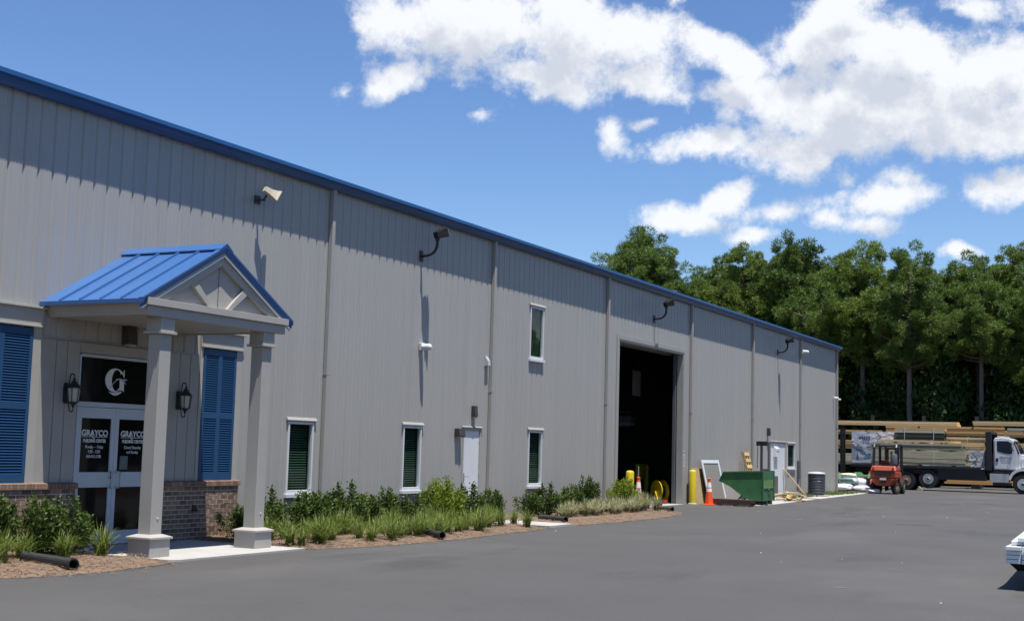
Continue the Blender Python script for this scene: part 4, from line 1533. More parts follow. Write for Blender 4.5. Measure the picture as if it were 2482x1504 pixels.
# corrugated drain pipes lying in the beds
def drain(loc, L, rz, label, r=.095, pitch=0.0):
    t = thing('drain_pipe', label, 'drain pipe', loc, rz, 'black drain pipes poking out of the beds')
    n = int(L / .028)
    prof = []
    for i in range(n + 1):
        prof.append((r + (.010 if i % 2 else 0), i * L / n))
    b = MB()
    b.lathe(prof + [(r * .85, L), (r * .82, L - .25)], n=16, axis='y')
    b.build('pipe', M['blackp'], t, rot=(pitch, 0, 0), fix=False)
    return t
drain((1.50, 13.82, .11), 1.38, R(-105), 'black corrugated drain pipe at the left bed beside the asphalt', .078)
drain((2.32, 23.30, .10), 1.0, R(-119), 'black corrugated drain pipe poking from grass in the middle bed', .068)
drain((1.55, 30.55, .11), 1.05, R(-116), 'black drain pipe beside the small concrete slab', .072)
drain((1.55, 38.95, .10), .55, R(-108), 'short black drain pipe at the tip of the right bed', .075)
t = thing('drain_elbow', 'black pipe elbow standing up at the tip of the right bed', 'pipe elbow', (1.42, 39.32, .05))
MB().tube([(0, 0, 0), (0, 0, .14), (.03, -.03, .22), (.12, -.12, .26)], .085, 12).build('elbow', M['blackp'], t, smooth=True)

# ------------------------------------------------------------------ plants in the beds
def rot_rand(n):
    a = rng.normal(size=(n, 3))
    return a / np.linalg.norm(a, axis=1, keepdims=True)
def leaves(pts, L, W, upb=.4, outw=None, jitter=.25, m_=None, name='leaves', fold=.0):
    """diamond leaves at pts"""
    n = len(pts)
    d = rot_rand(n)
    if outw is not None:
        d = d * .8 + outw * .9
    d[:, 2] += upb * .5
    d /= np.linalg.norm(d, axis=1, keepdims=True)
    r_ = rot_rand(n)
    s_ = np.cross(d, r_)
    s_ /= np.linalg.norm(s_, axis=1, keepdims=True)
    l = (L * rng.uniform(1 - jitter, 1 + jitter, n))[:, None]
    w = (W * rng.uniform(1 - jitter, 1 + jitter, n))[:, None]
    v = np.stack([pts - d * l * .5, pts + s_ * w * .5 - d * l * .05, pts + d * l * .5, pts - s_ * w * .5 - d * l * .05], 1)
    return quads(name, v, m_)
def shrub_proto(name, label, m_, seed, w, h, n_stem, n_leaf, L, W, fine=False):
    global rng
    rng = np.random.default_rng(seed)
    rr = random.Random(seed)
    t = thing(name, label, 'shrub')
    b = MB()
    pts, outs = [], []
    per = n_leaf // n_stem
    for i in range(n_stem):
        a = rr.uniform(0, 2 * PI)
        sp = rr.uniform(.15, 1) ** .7
        tip = Vector((math.cos(a) * w * .5 * sp, math.sin(a) * w * .5 * sp, h * (1.0 - .42 * sp ** 2) * rr.uniform(.78, 1.08)))
        base = Vector((math.cos(a) * .06, math.sin(a) * .06, -.02))
        midp = base.lerp(tip, .5) + Vector((math.cos(a) * .06, math.sin(a) * .06, -.02))
        b.tube([base, midp, tip], [.012, .009, .004], 4, caps=False)
        for q_ in range(per):
            tt = rr.uniform(.22, 1.0) ** .8
            p = (base.lerp(midp, tt * 2) if tt < .5 else midp.lerp(tip, tt * 2 - 1))
            sg = (.032 + .062 * (1 - tt)) * (w / .8)
            off_ = Vector((rr.gauss(0, sg), rr.gauss(0, sg), rr.gauss(0, sg * .8)))
            pts.append(p + off_)
            o = off_ + Vector((math.cos(a), math.sin(a), .6)) * .03
            outs.append(o.normalized())
    pts = np.array([tuple(p) for p in pts])
    pts[:, 2] = np.maximum(pts[:, 2], .03)
    outs = np.array([tuple(p) for p in outs])
    b.build('stems', M['stem'], t)
    link('foliage', leaves(pts, L, W, .5, outs, .3, m_, 'foliage'), t)
    return t
green = [shrub_proto('green_shrub', '', M['shrub'], 21 + i, .86, .92, 24, 3000, .074, .036) for i in range(3)]
gold = [shrub_proto('golden_shrub', '', M['gold'], 41 + i, .95, 1.0, 46, 8000, .055, .024, True) for i in range(2)]
GS = 'glossy green shrubs along the warehouse wall'
SH = [(0.75, 13.75, 1.12, 'leafy green shrub at the left edge of the picture below the shutter'),
      (1.0, 14.38, 1.05, 'second green shrub from the left edge in front of the brick wall'),
      (1.05, 15.02, .95, 'green shrub hiding the left bottom of the entrance door'),
      (0.55, 13.0, 1.0, 'green shrub at the far left before the brick wall'),
      (0.70, 19.55, .95, 'green shrub just left of and behind the right porch pillar'),
      (0.72, 20.35, .95, 'green shrub just right of and behind the right porch pillar'),
      (0.72, 21.62, 1.15, 'tall green shrub below the first narrow window'),
      (0.70, 22.15, 1.0, 'green shrub at the foot of the first downspout'),
      (0.75, 22.95, 1.10, 'green shrub just right of the first downspout'),
      (0.70, 23.75, 1.08, 'spiky green shrub midway between the first two windows'),
      (0.72, 24.45, .92, 'low green shrub left of the second narrow window'),
      (0.78, 25.55, .98, 'green shrub below the second narrow window left of the golden shrub'),
      (0.74, 26.25, .85, 'green shrub at the left foot of the tall golden shrub'),
      (0.74, 27.45, .85, 'green shrub at the right foot of the tall golden shrub'),
      (0.76, 28.15, 1.06, 'green shrub before the white side door'),
      (0.95, 28.95, .92, 'green shrub at the right end of the middle bed'),
      (0.80, 31.35, .98, 'green shrub below the lower third window'),
      (0.85, 32.35, .88, 'green shrub right of the small slab and drain pipe'),
      (0.78, 33.95, 1.15, 'taller green shrub right of the third window'),
      (0.75, 35.1, 1.12, 'green shrub left of the third downspout')]
for i, (x, y, s, lab) in enumerate(SH):
    src = green[i % 3]
    rz = i * 2.1
    if i < 3:
        src.location, src.rotation_euler, src.scale = (x, y, .04), (0, 0, rz), (s, s, s)
        src['label'], src['group'] = lab, GS
    else:
        copy_tree(src, (x, y, .04), rz, lab, GS, (s * .96 * (1 + .10 * math.sin(i * 1.9)), s, s * (.93 + .17 * math.sin(i * 2.7))))
for o, (x, y, s, lab) in zip(gold, [(.95, 26.55, 1.12, 'tall yellow green feathery shrub between the second window and the side door'), (.85, 37.75, 1.06, 'yellow green feathery shrub left of the garage opening')]):
    o.location, o.scale = (x, y, .03), (s, s, s)
    o['label'], o['group'] = lab, 'golden feathery shrubs'

def grass_proto(name, cat, m_, seed, n=120, h=.37, sp=.40, w=.015):
    rr = random.Random(seed)
    t = thing(name, '', cat)
    b = MB()
    for i in range(n):
        a = rr.uniform(0, 2 * PI)
        l = h * rr.uniform(.7, 1.25)
        out_ = sp * rr.uniform(.15, 1.15)
        bx, by = rr.gauss(0, .035), rr.gauss(0, .035)
        ca, sa = math.cos(a), math.sin(a)
        ww = w * rr.uniform(.7, 1.3)
        prev = None
        for k in range(5):
            tt = k / 4
            r_ = out_ * tt ** 1.5
            z = l * (tt * 1.25 - .62 * tt ** 2.4 * (out_ / sp))
            wd = ww * (1 - tt ** 2) * .5 + .0008
            p = (bx + ca * r_, by + sa * r_, z)
            cur_ = ((p[0] - sa * wd, p[1] + ca * wd, p[2]), (p[0] + sa * wd, p[1] - ca * wd, p[2]))
            if prev:
                b.face([prev[0], prev[1], cur_[1], cur_[0]])
            prev = cur_
    b.build('blades', m_, t, fix=False)
    return t
lir = [grass_proto('grass_clump', 'ornamental grass', M['grass'], 60 + i) for i in range(3)]
var = [grass_proto('striped_grass_clump', 'ornamental grass', M['vgrass'], 70 + i, 130, .36, .34, .016) for i in range(3)]
def scatter(protos, spots, fmt, group, first):
    for i, (x, y, s) in enumerate(spots):
        lab = fmt(i)
        if first and i < len(protos):
            o = protos[i]
            o.location, o.rotation_euler, o.scale = (x, y, .05), (0, 0, i * 1.3), (s, s, s)
            o['label'], o['group'] = lab, group
        else:
            copy_tree(protos[i % len(protos)], (x, y, .05), i * 1.7, lab, group, (s, s, s * (.92 + .2 * ((i * 37) % 10) / 10)))
L1 = [(1.55, 13.35, 1.15), (1.9, 12.9, 1.0), (1.35, 13.95, 1.05), (1.55, 14.50, 1.05), (1.30, 14.9, .8), (1.62, 15.22, 1.15)]
scatter(lir, L1, lambda i: ['big green grass clump at the left edge behind the drain pipe', 'green grass clump at the bottom left corner of the picture', 'green grass clump before the left shrubs above the drain pipe',
                            'green grass clump on bare straw between drain pipe and entrance door', 'small green grass clump under the shrub by the entrance door', 'blue green grass clump right before the left entrance door leaf'][i], 'green grass clumps in the left bed', True)
rr = random.Random(9)
L2 = []
for y in np.arange(19.35, 28.2, .36):
    L2.append((1.62 + .25 * math.sin(y * 3.1) + rr.uniform(-.15, .15) + (.0 if y > 21.5 else -.1), y + rr.uniform(-.1, .1), rr.uniform(.92, 1.22)))
scatter(lir, L2, lambda i: f'green grass clump, {ORD[i]} from the porch pillar in the back row', 'green grass clumps in the middle bed', False)
L3 = []
for y in np.arange(19.3, 28.0, .46):
    L3.append((2.28 + .24 * math.sin(y * 2.3) + rr.uniform(-.15, .15) + (.15 if y > 21 else -.2), y + rr.uniform(-.15, .15), rr.uniform(.85, 1.15)))
scatter(lir, L3, lambda i: f'green grass clump, {ORD[i]} from the porch pillar in the front row', 'green grass clumps in the middle bed', False)
L6 = [(2.62 + .12 * math.sin(y * 3.3) + (.12 if y > 20.6 else -.25), y, .78 + .2 * ((i * 7) % 5) / 5) for i, y in enumerate(np.arange(19.2, 24.6, .58))]
scatter(lir, L6, lambda i: f'small green grass clump, {ORD[i]} from the porch pillar along the asphalt edge', 'green grass clumps in the middle bed', False)
scatter(lir, [(2.0, 28.22, .95), (1.4, 28.05, 1.0)], lambda i: ['small green grass clump standing beside the small concrete slab', 'green grass clump behind the small concrete slab'][i], 'green grass clumps in the middle bed', False)
L4 = []
for y in np.arange(31.6, 39.3, .36):
    L4.append((1.62 + .12 * math.sin(y * 4) + rr.uniform(-.1, .1) - (.55 if y > 38.3 else 0), y, rr.uniform(.95, 1.25)))
scatter(var, L4, lambda i: f'pale striped grass clump, {ORD[i]} from the slab in the front row', 'pale striped grass clumps in the right bed', True)
L5 = [(1.25 + rr.uniform(-.1, .1) - (.4 if y > 38 else 0), y, rr.uniform(.9, 1.2)) for y in np.arange(33.2, 39.0, .50)]
scatter(var, L5, lambda i: f'pale striped grass clump, {ORD[i]} from the slab in the back row', 'pale striped grass clumps in the right bed', False)

# turf along the foot of the far wall
rng = np.random.default_rng(5)
n = 5200
ys = rng.uniform(56.5, 72, n)
xs = np.where(ys < 68.3, rng.uniform(.03, 1.1, n) ** 1.2, rng.uniform(-2.4, 1.0, n))
keep = rng.uniform(0, 1, n) < .35 + .65 * (np.sin(xs * 5 + ys * 2.3) > -.1)
xs, ys = xs[keep], ys[keep]
n = len(xs)
p = np.stack([xs, ys, np.full(n, .02)], 1)
a = rng.uniform(0, 2 * PI, n)
s_ = np.stack([np.cos(a), np.sin(a), np.zeros(n)], 1) * .022
tp = p + np.stack([rng.normal(0, .04, n), rng.normal(0, .04, n), rng.uniform(.05, .14, n)], 1)
stuff(link('wild_grass', quads('wild_grass', np.stack([p - s_, p + s_, tp], 1), M['turf'])))

# tyre marks: thin worn strips just above the asphalt
def ground_strip(name, pts, w, m_):
    b = MB()
    pts = [Vector((p[0], p[1], .004)) for p in pts]
    fine = []
    for i in range(len(pts) - 1):
        p0, p1, p2, p3 = pts[max(i - 1, 0)], pts[i], pts[i + 1], pts[min(i + 2, len(pts) - 1)]
        for k in range(6):
            t_ = k / 6
            fine.append(.5 * ((2 * p1) + (p2 - p0) * t_ + (2 * p0 - 5 * p1 + 4 * p2 - p3) * t_ ** 2 + (3 * p1 - p0 - 3 * p2 + p3) * t_ ** 3))
    fine.append(pts[-1])
    prev = None
    for i, p in enumerate(fine):
        d = (fine[min(i + 1, len(fine) - 1)] - fine[max(i - 1, 0)]).normalized()
        s_ = Vector((-d.y, d.x, 0)) * (w * .5 * (.6 + .4 * math.sin(i * 1.7) ** 2))
        if prev:
            b.face([prev[0], prev[1], tuple(p + s_), tuple(p - s_)])
        prev = (tuple(p - s_), tuple(p + s_))
    return struct(b.build(name, m_, fix=False))
MARK2 = mat('scrape_mark', (0.115, 0.108, 0.10), 0.8, 0.3, 6.0)
RUST = mat('rusty_grate', (0.065, 0.045, 0.042), 0.7, 0.3, 12.0)
ground_strip('scrape_mark', [(5.78, 38.31), (6.13, 37.94), (6.13, 38.8)], .10, MARK2)
ground_strip('scrape_mark', [(11.89, 19.06), (12.03, 19.22)], .10, MARK2)
ground_strip('scrape_mark', [(3.46, 56.07), (4.13, 56.18)], .10, MARK2)
ground_strip('scrape_mark', [(11.23, 35.75), (11.75, 35.67)], .10, MARK2)
ground_strip('rust_streak', [(8.91, 38.49), (9.74, 38.96)], .35, RUST)
# scraps and grit on the asphalt
rr = random.Random(17)
b = MB()
for i in range(20):
    x, y = rr.uniform(3.2, 15), rr.uniform(12, 52)
    s = rr.uniform(.008, .022)
    a = rr.uniform(0, PI)
    c, d = math.cos(a) * s, math.sin(a) * s
    b.hull8([(x - c, y - d, .002), (x + d, y - c, .002), (x + c, y + d, .002), (x - d, y + c, .002), (x - c * .8, y - d * .8, .014), (x + d * .7, y - c * .8, .012), (x + c * .8, y + d * .7, .016), (x - d * .8, y + c * .8, .012)])
stuff(b.build('litter_scraps', M['debris']))

# ------------------------------------------------------------------ lumber
def boards_bundle(name, label, cat, x0, x1, y0, z0, rows, cols, bw, bh, mats, group, jit=.03, bearers=True, seed=1, strap=None, along='x'):
    """boards laid along X, near side at y0"""
    rr = random.Random(seed)
    t = thing(name, label, cat, ((x0 + x1) / 2, y0 + cols * bw / 2, z0), 0, group)
    L = (x1 - x0) / 2
    W = cols * bw / 2
    ms = [MB().box(-L, 0, 0, L, bw * .96, bh * .90).mesh('board', m_) for m_ in mats]
    zb = .05 if bearers else 0.0
    for r_ in range(rows):
        for c in range(cols):
            if 0 < c < cols - 1 and 0 < r_ < rows - 1:
                continue
            m_ = ms[min(len(ms) - 1, int(r_ * len(ms) / rows))] if len(ms) > 1 else ms[0]
            link('board', m_, t, (rr.gauss(0, jit), -W + c * bw + rr.uniform(-.035, .035) - .014 * (r_ % 2), zb + r_ * bh))
    if bearers:
        b = MB()
        for x in (-L * .7, 0, L * .7):
            b.box(x - .05, -W, 0, x + .05, W, .048)
        b.build('bearer', M['oldwood'], t)
    if strap:
        for x in strap:
            b = MB()
            H = zb + rows * bh
            b.box(x * L, -W - .016, zb, x * L + .03, -W - .013, H)
            b.box(x * L, -W - .016, H, x * L + .03, W, H + .004)
            b.build('strap', M['white'], t)
    return t
TG = 'lumber bundles loaded on the flatbed truck'
boards_bundle('lumber_bundle', 'long tan board bundle lowest on the truck bed behind the forklift', 'lumber', -.91, 4.58, 80.56, 1.47, 6, 7, .165, .135, [M['treated']], TG, .045, seed=3, strap=(.33,))
boards_bundle('lumber_bundle', 'greenish board bundle, second layer on the truck bed', 'lumber', -.91, 4.38, 80.58, 2.335, 3, 7, .165, .13, [M['greenb'], M['greenb'], M['treated']], TG, .05, seed=4)
boards_bundle('lumber_bundle', 'thin layer of orange planks under the dark green bundle', 'lumber', -.25, 3.92, 80.60, 2.785, 1, 7, .165, .12, [M['pine']], TG, .16, seed=5)
boards_bundle('lumber_bundle', 'dark green board bundle with white straps topmost on the truck', 'lumber', .43, 3.32, 80.64, 2.97, 5, 6, .165, .14, [M['darkb'], M['darkb'], M['darkb'], M['treated'], M['pine']], TG, .03, False, seed=6, strap=(-.58, .58))
boards_bundle('lumber_bundle', 'yellow board bundle on the truck bed beside the black headboard', 'lumber', 3.05, 5.42, 82.05, 2.46, 5, 6, .165, .14, [M['pine']], TG, .02, seed=7, strap=(.15,))

def wrapped(label, x0, x1, y0, y1, z0, z1, m_, seed, droop=0.05):
    rr = random.Random(seed)
    t = thing('wrapped_bundle', label, 'wrapped lumber', ((x0 + x1) / 2, (y0 + y1) / 2, z0), 0, 'wrapped lumber bundles on the truck')
    L, W, H = (x1 - x0) / 2, (y1 - y0) / 2, z1 - z0
    b = MB()
    nx, nz = 30, 8
    for j in range(nz):
        for i in range(nx):
            pass
    gridv = {}
    for j in range(nz + 1):
        for i in range(nx + 1):
            gridv[i, j] = (-L + 2 * L * i / nx, -W - .03 + rr.uniform(-.012, .012), H * j / nz + (rr.uniform(-.02, .02) if j in (0, nz) else 0))
    for j in range(nz):
        for i in range(nx):
            b.face([gridv[i, j], gridv[i + 1, j], gridv[i + 1, j + 1], gridv[i, j + 1]])
    for i in range(nx):
        p, q_ = gridv[i, nz], gridv[i + 1, nz]
        b.face([p, q_, (q_[0], W, H), (p[0], W, H)])
        p, q_ = gridv[i, 0], gridv[i + 1, 0]
        b.face([q_, p, (p[0], W, 0), (q_[0], W, 0)])
    for i in (0, nx):
        for j in range(nz):
            p, q_ = gridv[i, j], gridv[i, j + 1]
            b.face([p, q_, (q_[0], W, q_[2]), (p[0], W, p[2])])
    b.face([(-L, W, 0), (L, W, 0), (L, W, H), (-L, W, H)])
    b.build('wrapping', m_, t, smooth=True)
    return t, L, W, H
t, L, W, H = wrapped('grey white wrapped bundle with printed mountains and a blue arch at the truck bed rear', -2.38, 5.40, 81.95, 83.0, 1.47, 2.44, M['wrap'], 1)
yf = -W - .058
b = MB()
b.prism([(-L + .02, .03), (-L + 1.42, .03), (-L + 1.42, .94), (-L + .02, .94)], 'y', yf - .001, yf + .002)
b.build('print_panel', M['wrapg'], t)
b = MB()
b.prism([(-L + .25, .62), (-L + .42, .78), (-L + .58, .70), (-L + .86, .92), (-L + 1.05, .80), (-L + 1.42, .74), (-L + 1.42, .42), (-L + .9, .36), (-L + .30, .40)], 'y', yf - .004, yf - .002)
b.prism([(-L + .03, .05), (-L + 1.42, .06), (-L + 1.42, .28), (-L + .95, .25), (-L + .5, .16), (-L + .03, .22)], 'y', yf - .004, yf - .002)
b.build('print_hill', M['wrap'], t)
b = MB()
b.prism([(-L + .28, .24), (-L + .44, .24), (-L + .42, .42), (-L + .365, .72), (-L + .34, .72), (-L + .30, .42)], 'y', yf - .006, yf - .004)
b.build('print_tree', M['wrapink'], t)
b = MB()
for r0_, r1_ in ((.34, .28), (.24, .19), (.15, .09)):
    A_ = [(-L + 1.10 + r0_ * math.cos(a), .30 + r0_ * math.sin(a)) for a in np.linspace(0, PI, 14)]
    B_ = [(-L + 1.10 + r1_ * math.cos(a), .30 + r1_ * math.sin(a)) for a in np.linspace(0, PI, 14)]
    for i in range(13):
        b.prism([A_[i], A_[i + 1], B_[i + 1], B_[i]], 'y', yf - .008, yf - .005)
b.build('print_arch', M['teal'], t)
b = MB()
b.prism([(L - .72, .12), (L - .66, .12), (L - .36, .46), (L - .66, .82), (L - .72, .82), (L - .44, .46)], 'y', yf - .002, yf + .002)
b.prism([(L - 1.08, .50), (L - .90, .50), (L - .90, .54), (L - 1.08, .54)], 'y', yf - .002, yf + .002)
b.build('print_chevron', M['wrapink'], t)
t, L, W, H = wrapped('crumpled white wrapped bundle high at the truck bed rear', -2.38, 2.3, 81.95, 83.0, 2.52, 3.42, M['wrap'], 2)
yf = -W - .058
b = MB()
b.prism([(-L + 1.5, .30), (-L + 1.56, .30), (-L + 1.80, .58), (-L + 1.56, .84), (-L + 1.5, .84), (-L + 1.73, .58)], 'y', yf - .002, yf + .002)
for i in range(5):
    b.prism([(-L + .45 + i * .14, .42 + .03 * (i % 2)), (-L + .55 + i * .14, .42), (-L + .57 + i * .14, .62), (-L + .47 + i * .14, .64)], 'y', yf - .002, yf + .002)
b.build('print_marks', M['wrapink'], t)
b = MB()      # loose flap hanging over the lower bundle
pts = [(-L + .02, .88), (-L + .16, .80), (-L + .42, .40), (-L + .95, -.12), (-L + .74, -.10), (-L + .25, .30), (-L + .02, .62)]
b.prism(pts, 'y', yf - .05, yf - .035)
b.build('loose_flap', M['wrap'], t)

# ------------------------------------------------------------------ flatbed truck
t = thing('flatbed_truck', 'white cab flatbed lumber truck with black bed parked across the yard', 'truck', (0, 81.8, 0))
b = MB()
b.box(-2.10, -1.30, 1.30, 5.62, 1.30, 1.46)
b.build('flatbed_deck', M['black'], t, bevel=.01)
b = MB()
b.box(-1.9, -.45, .95, 8.9, -.30, 1.28)
b.box(-1.9, .30, .95, 8.9, .45, 1.28)
b.box(2.95, -1.22, .68, 5.60, -.5, 1.29)
b.box(-1.9, -.9, .98, 2.9, .9, 1.29)
b.build('chassis_frame', M['black'], t)
b = MB()
b.box(5.64, -1.28, 1.30, 5.72, 1.28, 3.50)
b.box(5.72, -1.28, 1.30, 5.98, -1.16, 3.52)
b.box(5.72, 1.16, 1.30, 5.98, 1.28, 3.52)
b.box(5.72, -1.16, 3.40, 5.98, 1.16, 3.52)
b.build('headboard', M['black'], t, bevel=.01)
def wheel(par, x, y, r_, dual, rimm, rr_=.33, w=.27, z=None):
    wh = thingless('wheel', par, (x, y, z or r_))
    s_ = -1 if y < 0 else 1
    b = MB()
    for k in range(2 if dual else 1):
        o = -s_ * k * (w + .05)
        prof = [(r_ * .58, o - w / 2), (r_ * .92, o - w / 2), (r_, o - w / 2 + .04), (r_, o + w / 2 - .04), (r_ * .92, o + w / 2), (r_ * .58, o + w / 2)]
        b.lathe(prof, n=26, axis='y')
    b.build('tyre', M['tyre'], wh, smooth=True)
    b = MB()
    e = s_ * (w / 2 + .006)
    q_ = s_ * (-.06 if dual else .02)
    b.lathe([(rr_ * 1.0, e), (rr_ * .92, e - s_ * .0), (rr_ * .80, e - s_ * .07), (rr_ * .42, e - s_ * .03 + q_ * .0), (rr_ * .38, e + s_ * .05), (rr_ * .15, e + s_ * .07)], n=22, axis='y')
    b.build('rim', M[rimm], wh, smooth=True)
    b = MB()
    for k in range(10):
        a = 2 * PI * k / 10
        c_ = (rr_ * .62 * math.cos(a), e - s_ * .045, rr_ * .62 * math.sin(a))
        b.tube([(c_[0], c_[1] - .01, c_[2]), (c_[0], c_[1] + s_ * .012, c_[2])], rr_ * .10, 6)
    b.lathe([(rr_ * .20, e + s_ * .068), (rr_ * .16, e + s_ * .10), (.02, e + s_ * .105)], n=12, axis='y')
    b.build('wheel_bolts', M['black'], wh)
    return wh
for s_ in (-1, 1):
    wheel(t, 1.14, s_ * 1.12, .56, True, 'rimd', .34)
    wheel(t, 2.42, s_ * 1.12, .56, True, 'rim', .34, z=.70)
    wheel(t, 7.66, s_ * 1.08, .56, False, 'rim', .35)
cabp = [(6.06, 1.36), (6.06, 3.02), (6.14, 3.18), (6.5, 3.23), (6.95, 3.18), (7.16, 3.06), (7.30, 2.78), (7.52, 2.26), (7.52, 1.36)]
b = MB()
b.prism(cabp, 'y', -1.12, 1.12)
b.build('cab', M['cab'], t, bevel=.05)
b = MB()
hd = [(7.50, 1.75), (7.50, 2.27), (8.3, 2.16), (9.1, 2.0), (9.35, 1.86), (9.42, 1.45), (9.42, .95), (9.15, .95), (9.0, 1.75)]
b.prism(hd, 'y', -.78, .78)
b.build('hood', M['cab'], t, bevel=.05)
for s_ in (-1, 1):
    b = MB()
    out = [(7.66 + .82 * math.cos(a), .62 + .86 * math.sin(a)) for a in np.linspace(PI * .93, .02, 14)]
    inn = [(7.66 + .68 * math.cos(a), .62 + .70 * math.sin(a)) for a in np.linspace(PI * .93, .02, 14)]
    y_a, y_b = (-1.24, -.72) if s_ < 0 else (.72, 1.24)
    for i in range(13):
        b.prism([out[i], out[i + 1], inn[i + 1], inn[i]], 'y', y_a, y_b)
    b.prism([(7.55, 1.5), (7.7, 1.52), (9.3, 1.35), (9.3, 1.75), (8.2, 1.95), (7.55, 2.0)], 'y', min(s_ * .77, s_ * 1.0), max(s_ * .77, s_ * 1.0))
    b.build('fender', M['cab'], t, smooth=True)
dr = thingless('door', t)
b = MB()
b.prism([(6.14, 1.42), (6.14, 3.04), (6.9, 3.10), (7.10, 2.98), (7.32, 2.36), (7.32, 1.42)], 'y', -1.138, -1.121)
b.build('door_skin', M['cab'], dr, bevel=.006)
b = MB()
b.prism([(6.27, 2.42), (6.25, 2.94), (6.30, 3.0), (6.86, 3.0), (6.98, 2.93), (7.12, 2.52), (7.08, 2.31), (6.98, 2.27), (6.75, 2.28), (6.42, 2.36)], 'y', -1.148, -1.139)
b.build('side_window', M['navy'], dr)
b = MB()
b.box(6.19, -1.165, 1.82, 6.33, -1.139, 2.02)
b.build('door_handle', M['black'], dr, bevel=.01)
RX = Matrix(((1, 0, 0), (0, 0, -1), (0, 1, 0))).to_4x4()
lettering('GRAYCO', .21, (6.72, -1.142, 1.98), M['inkb'], dr, 'lettering', .66, .003, RX)
lettering('BUILDING CENTER', .085, (6.72, -1.142, 1.86), M['inkb'], dr, 'lettering', .60, 0, RX)
lettering('843-815-5788', .07, (6.72, -1.142, 1.75), M['inkb'], dr, 'lettering', .5, 0, RX)
b = MB()
b.hull8([(7.24, -.98, 2.98), (7.26, -.98, 2.99), (7.26, .98, 2.99), (7.24, .98, 2.98), (7.16, -.9, 3.0), (7.18, -.9, 3.02), (7.18, .9, 3.02), (7.16, .9, 3.0)])
b.hull8([(7.525, -1.02, 2.30), (7.545, -1.02, 2.30), (7.545, 1.02, 2.30), (7.525, 1.02, 2.30), (7.205, -.98, 3.02), (7.225, -.98, 3.02), (7.225, .98, 3.02), (7.205, .98, 3.02)])
b.build('windscreen', M['navy'], t)
b = MB()
b.prism([(7.16, 3.0), (7.205, 2.99), (7.50, 2.30), (7.42, 2.30), (7.38, 2.36)], 'y', -1.13, -1.122)
b.build('quarter_window', M['navy'], t)
b = MB()
b.box(6.98, -1.50, 2.44, 7.10, -1.40, 2.92)
b.tube([(7.2, -1.12, 2.5), (7.05, -1.42, 2.5)], .02, 6)
b.tube([(7.2, -1.12, 2.86), (7.05, -1.42, 2.86)], .02, 6)
b.build('side_mirror', M['black'], t, bevel=.01)
b = MB()
b.box(5.86, -1.28, .64, 6.90, -.72, 1.12)
for x in (6.0, 6.75):
    b.box(x, -1.30, 1.0, x + .05, -1.28, 1.06)
b.build('tool_box', M['chrome'], t, bevel=.012)
b = MB()
b.box(6.02, -1.22, .46, 7.0, -.75, .62)
b.box(6.05, -1.10, 1.14, 7.45, 1.10, 1.35)
b.build('step', M['black'], t)
b = MB()
b.box(6.2, -.6, 3.235, 6.75, .6, 3.29)
b.build('beacon_bar', M['greyl'], t, bevel=.01)
b = MB()
b.box(5.40, -1.312, 1.35, 5.54, -1.301, 1.41)
b.build('marker_light', M['reflect'], t)
MB().box(5.56, -1.312, 1.35, 5.62, -1.301, 1.41).build('marker_light', M['redink'], t)
MB().box(1.83, -1.312, 1.34, 1.90, -1.301, 1.41).build('marker_light', M['redink'], t)
MB().box(9.42, -1.15, .55, 9.58, 1.15, .92).build('bumper', M['chrome'], t, bevel=.02)

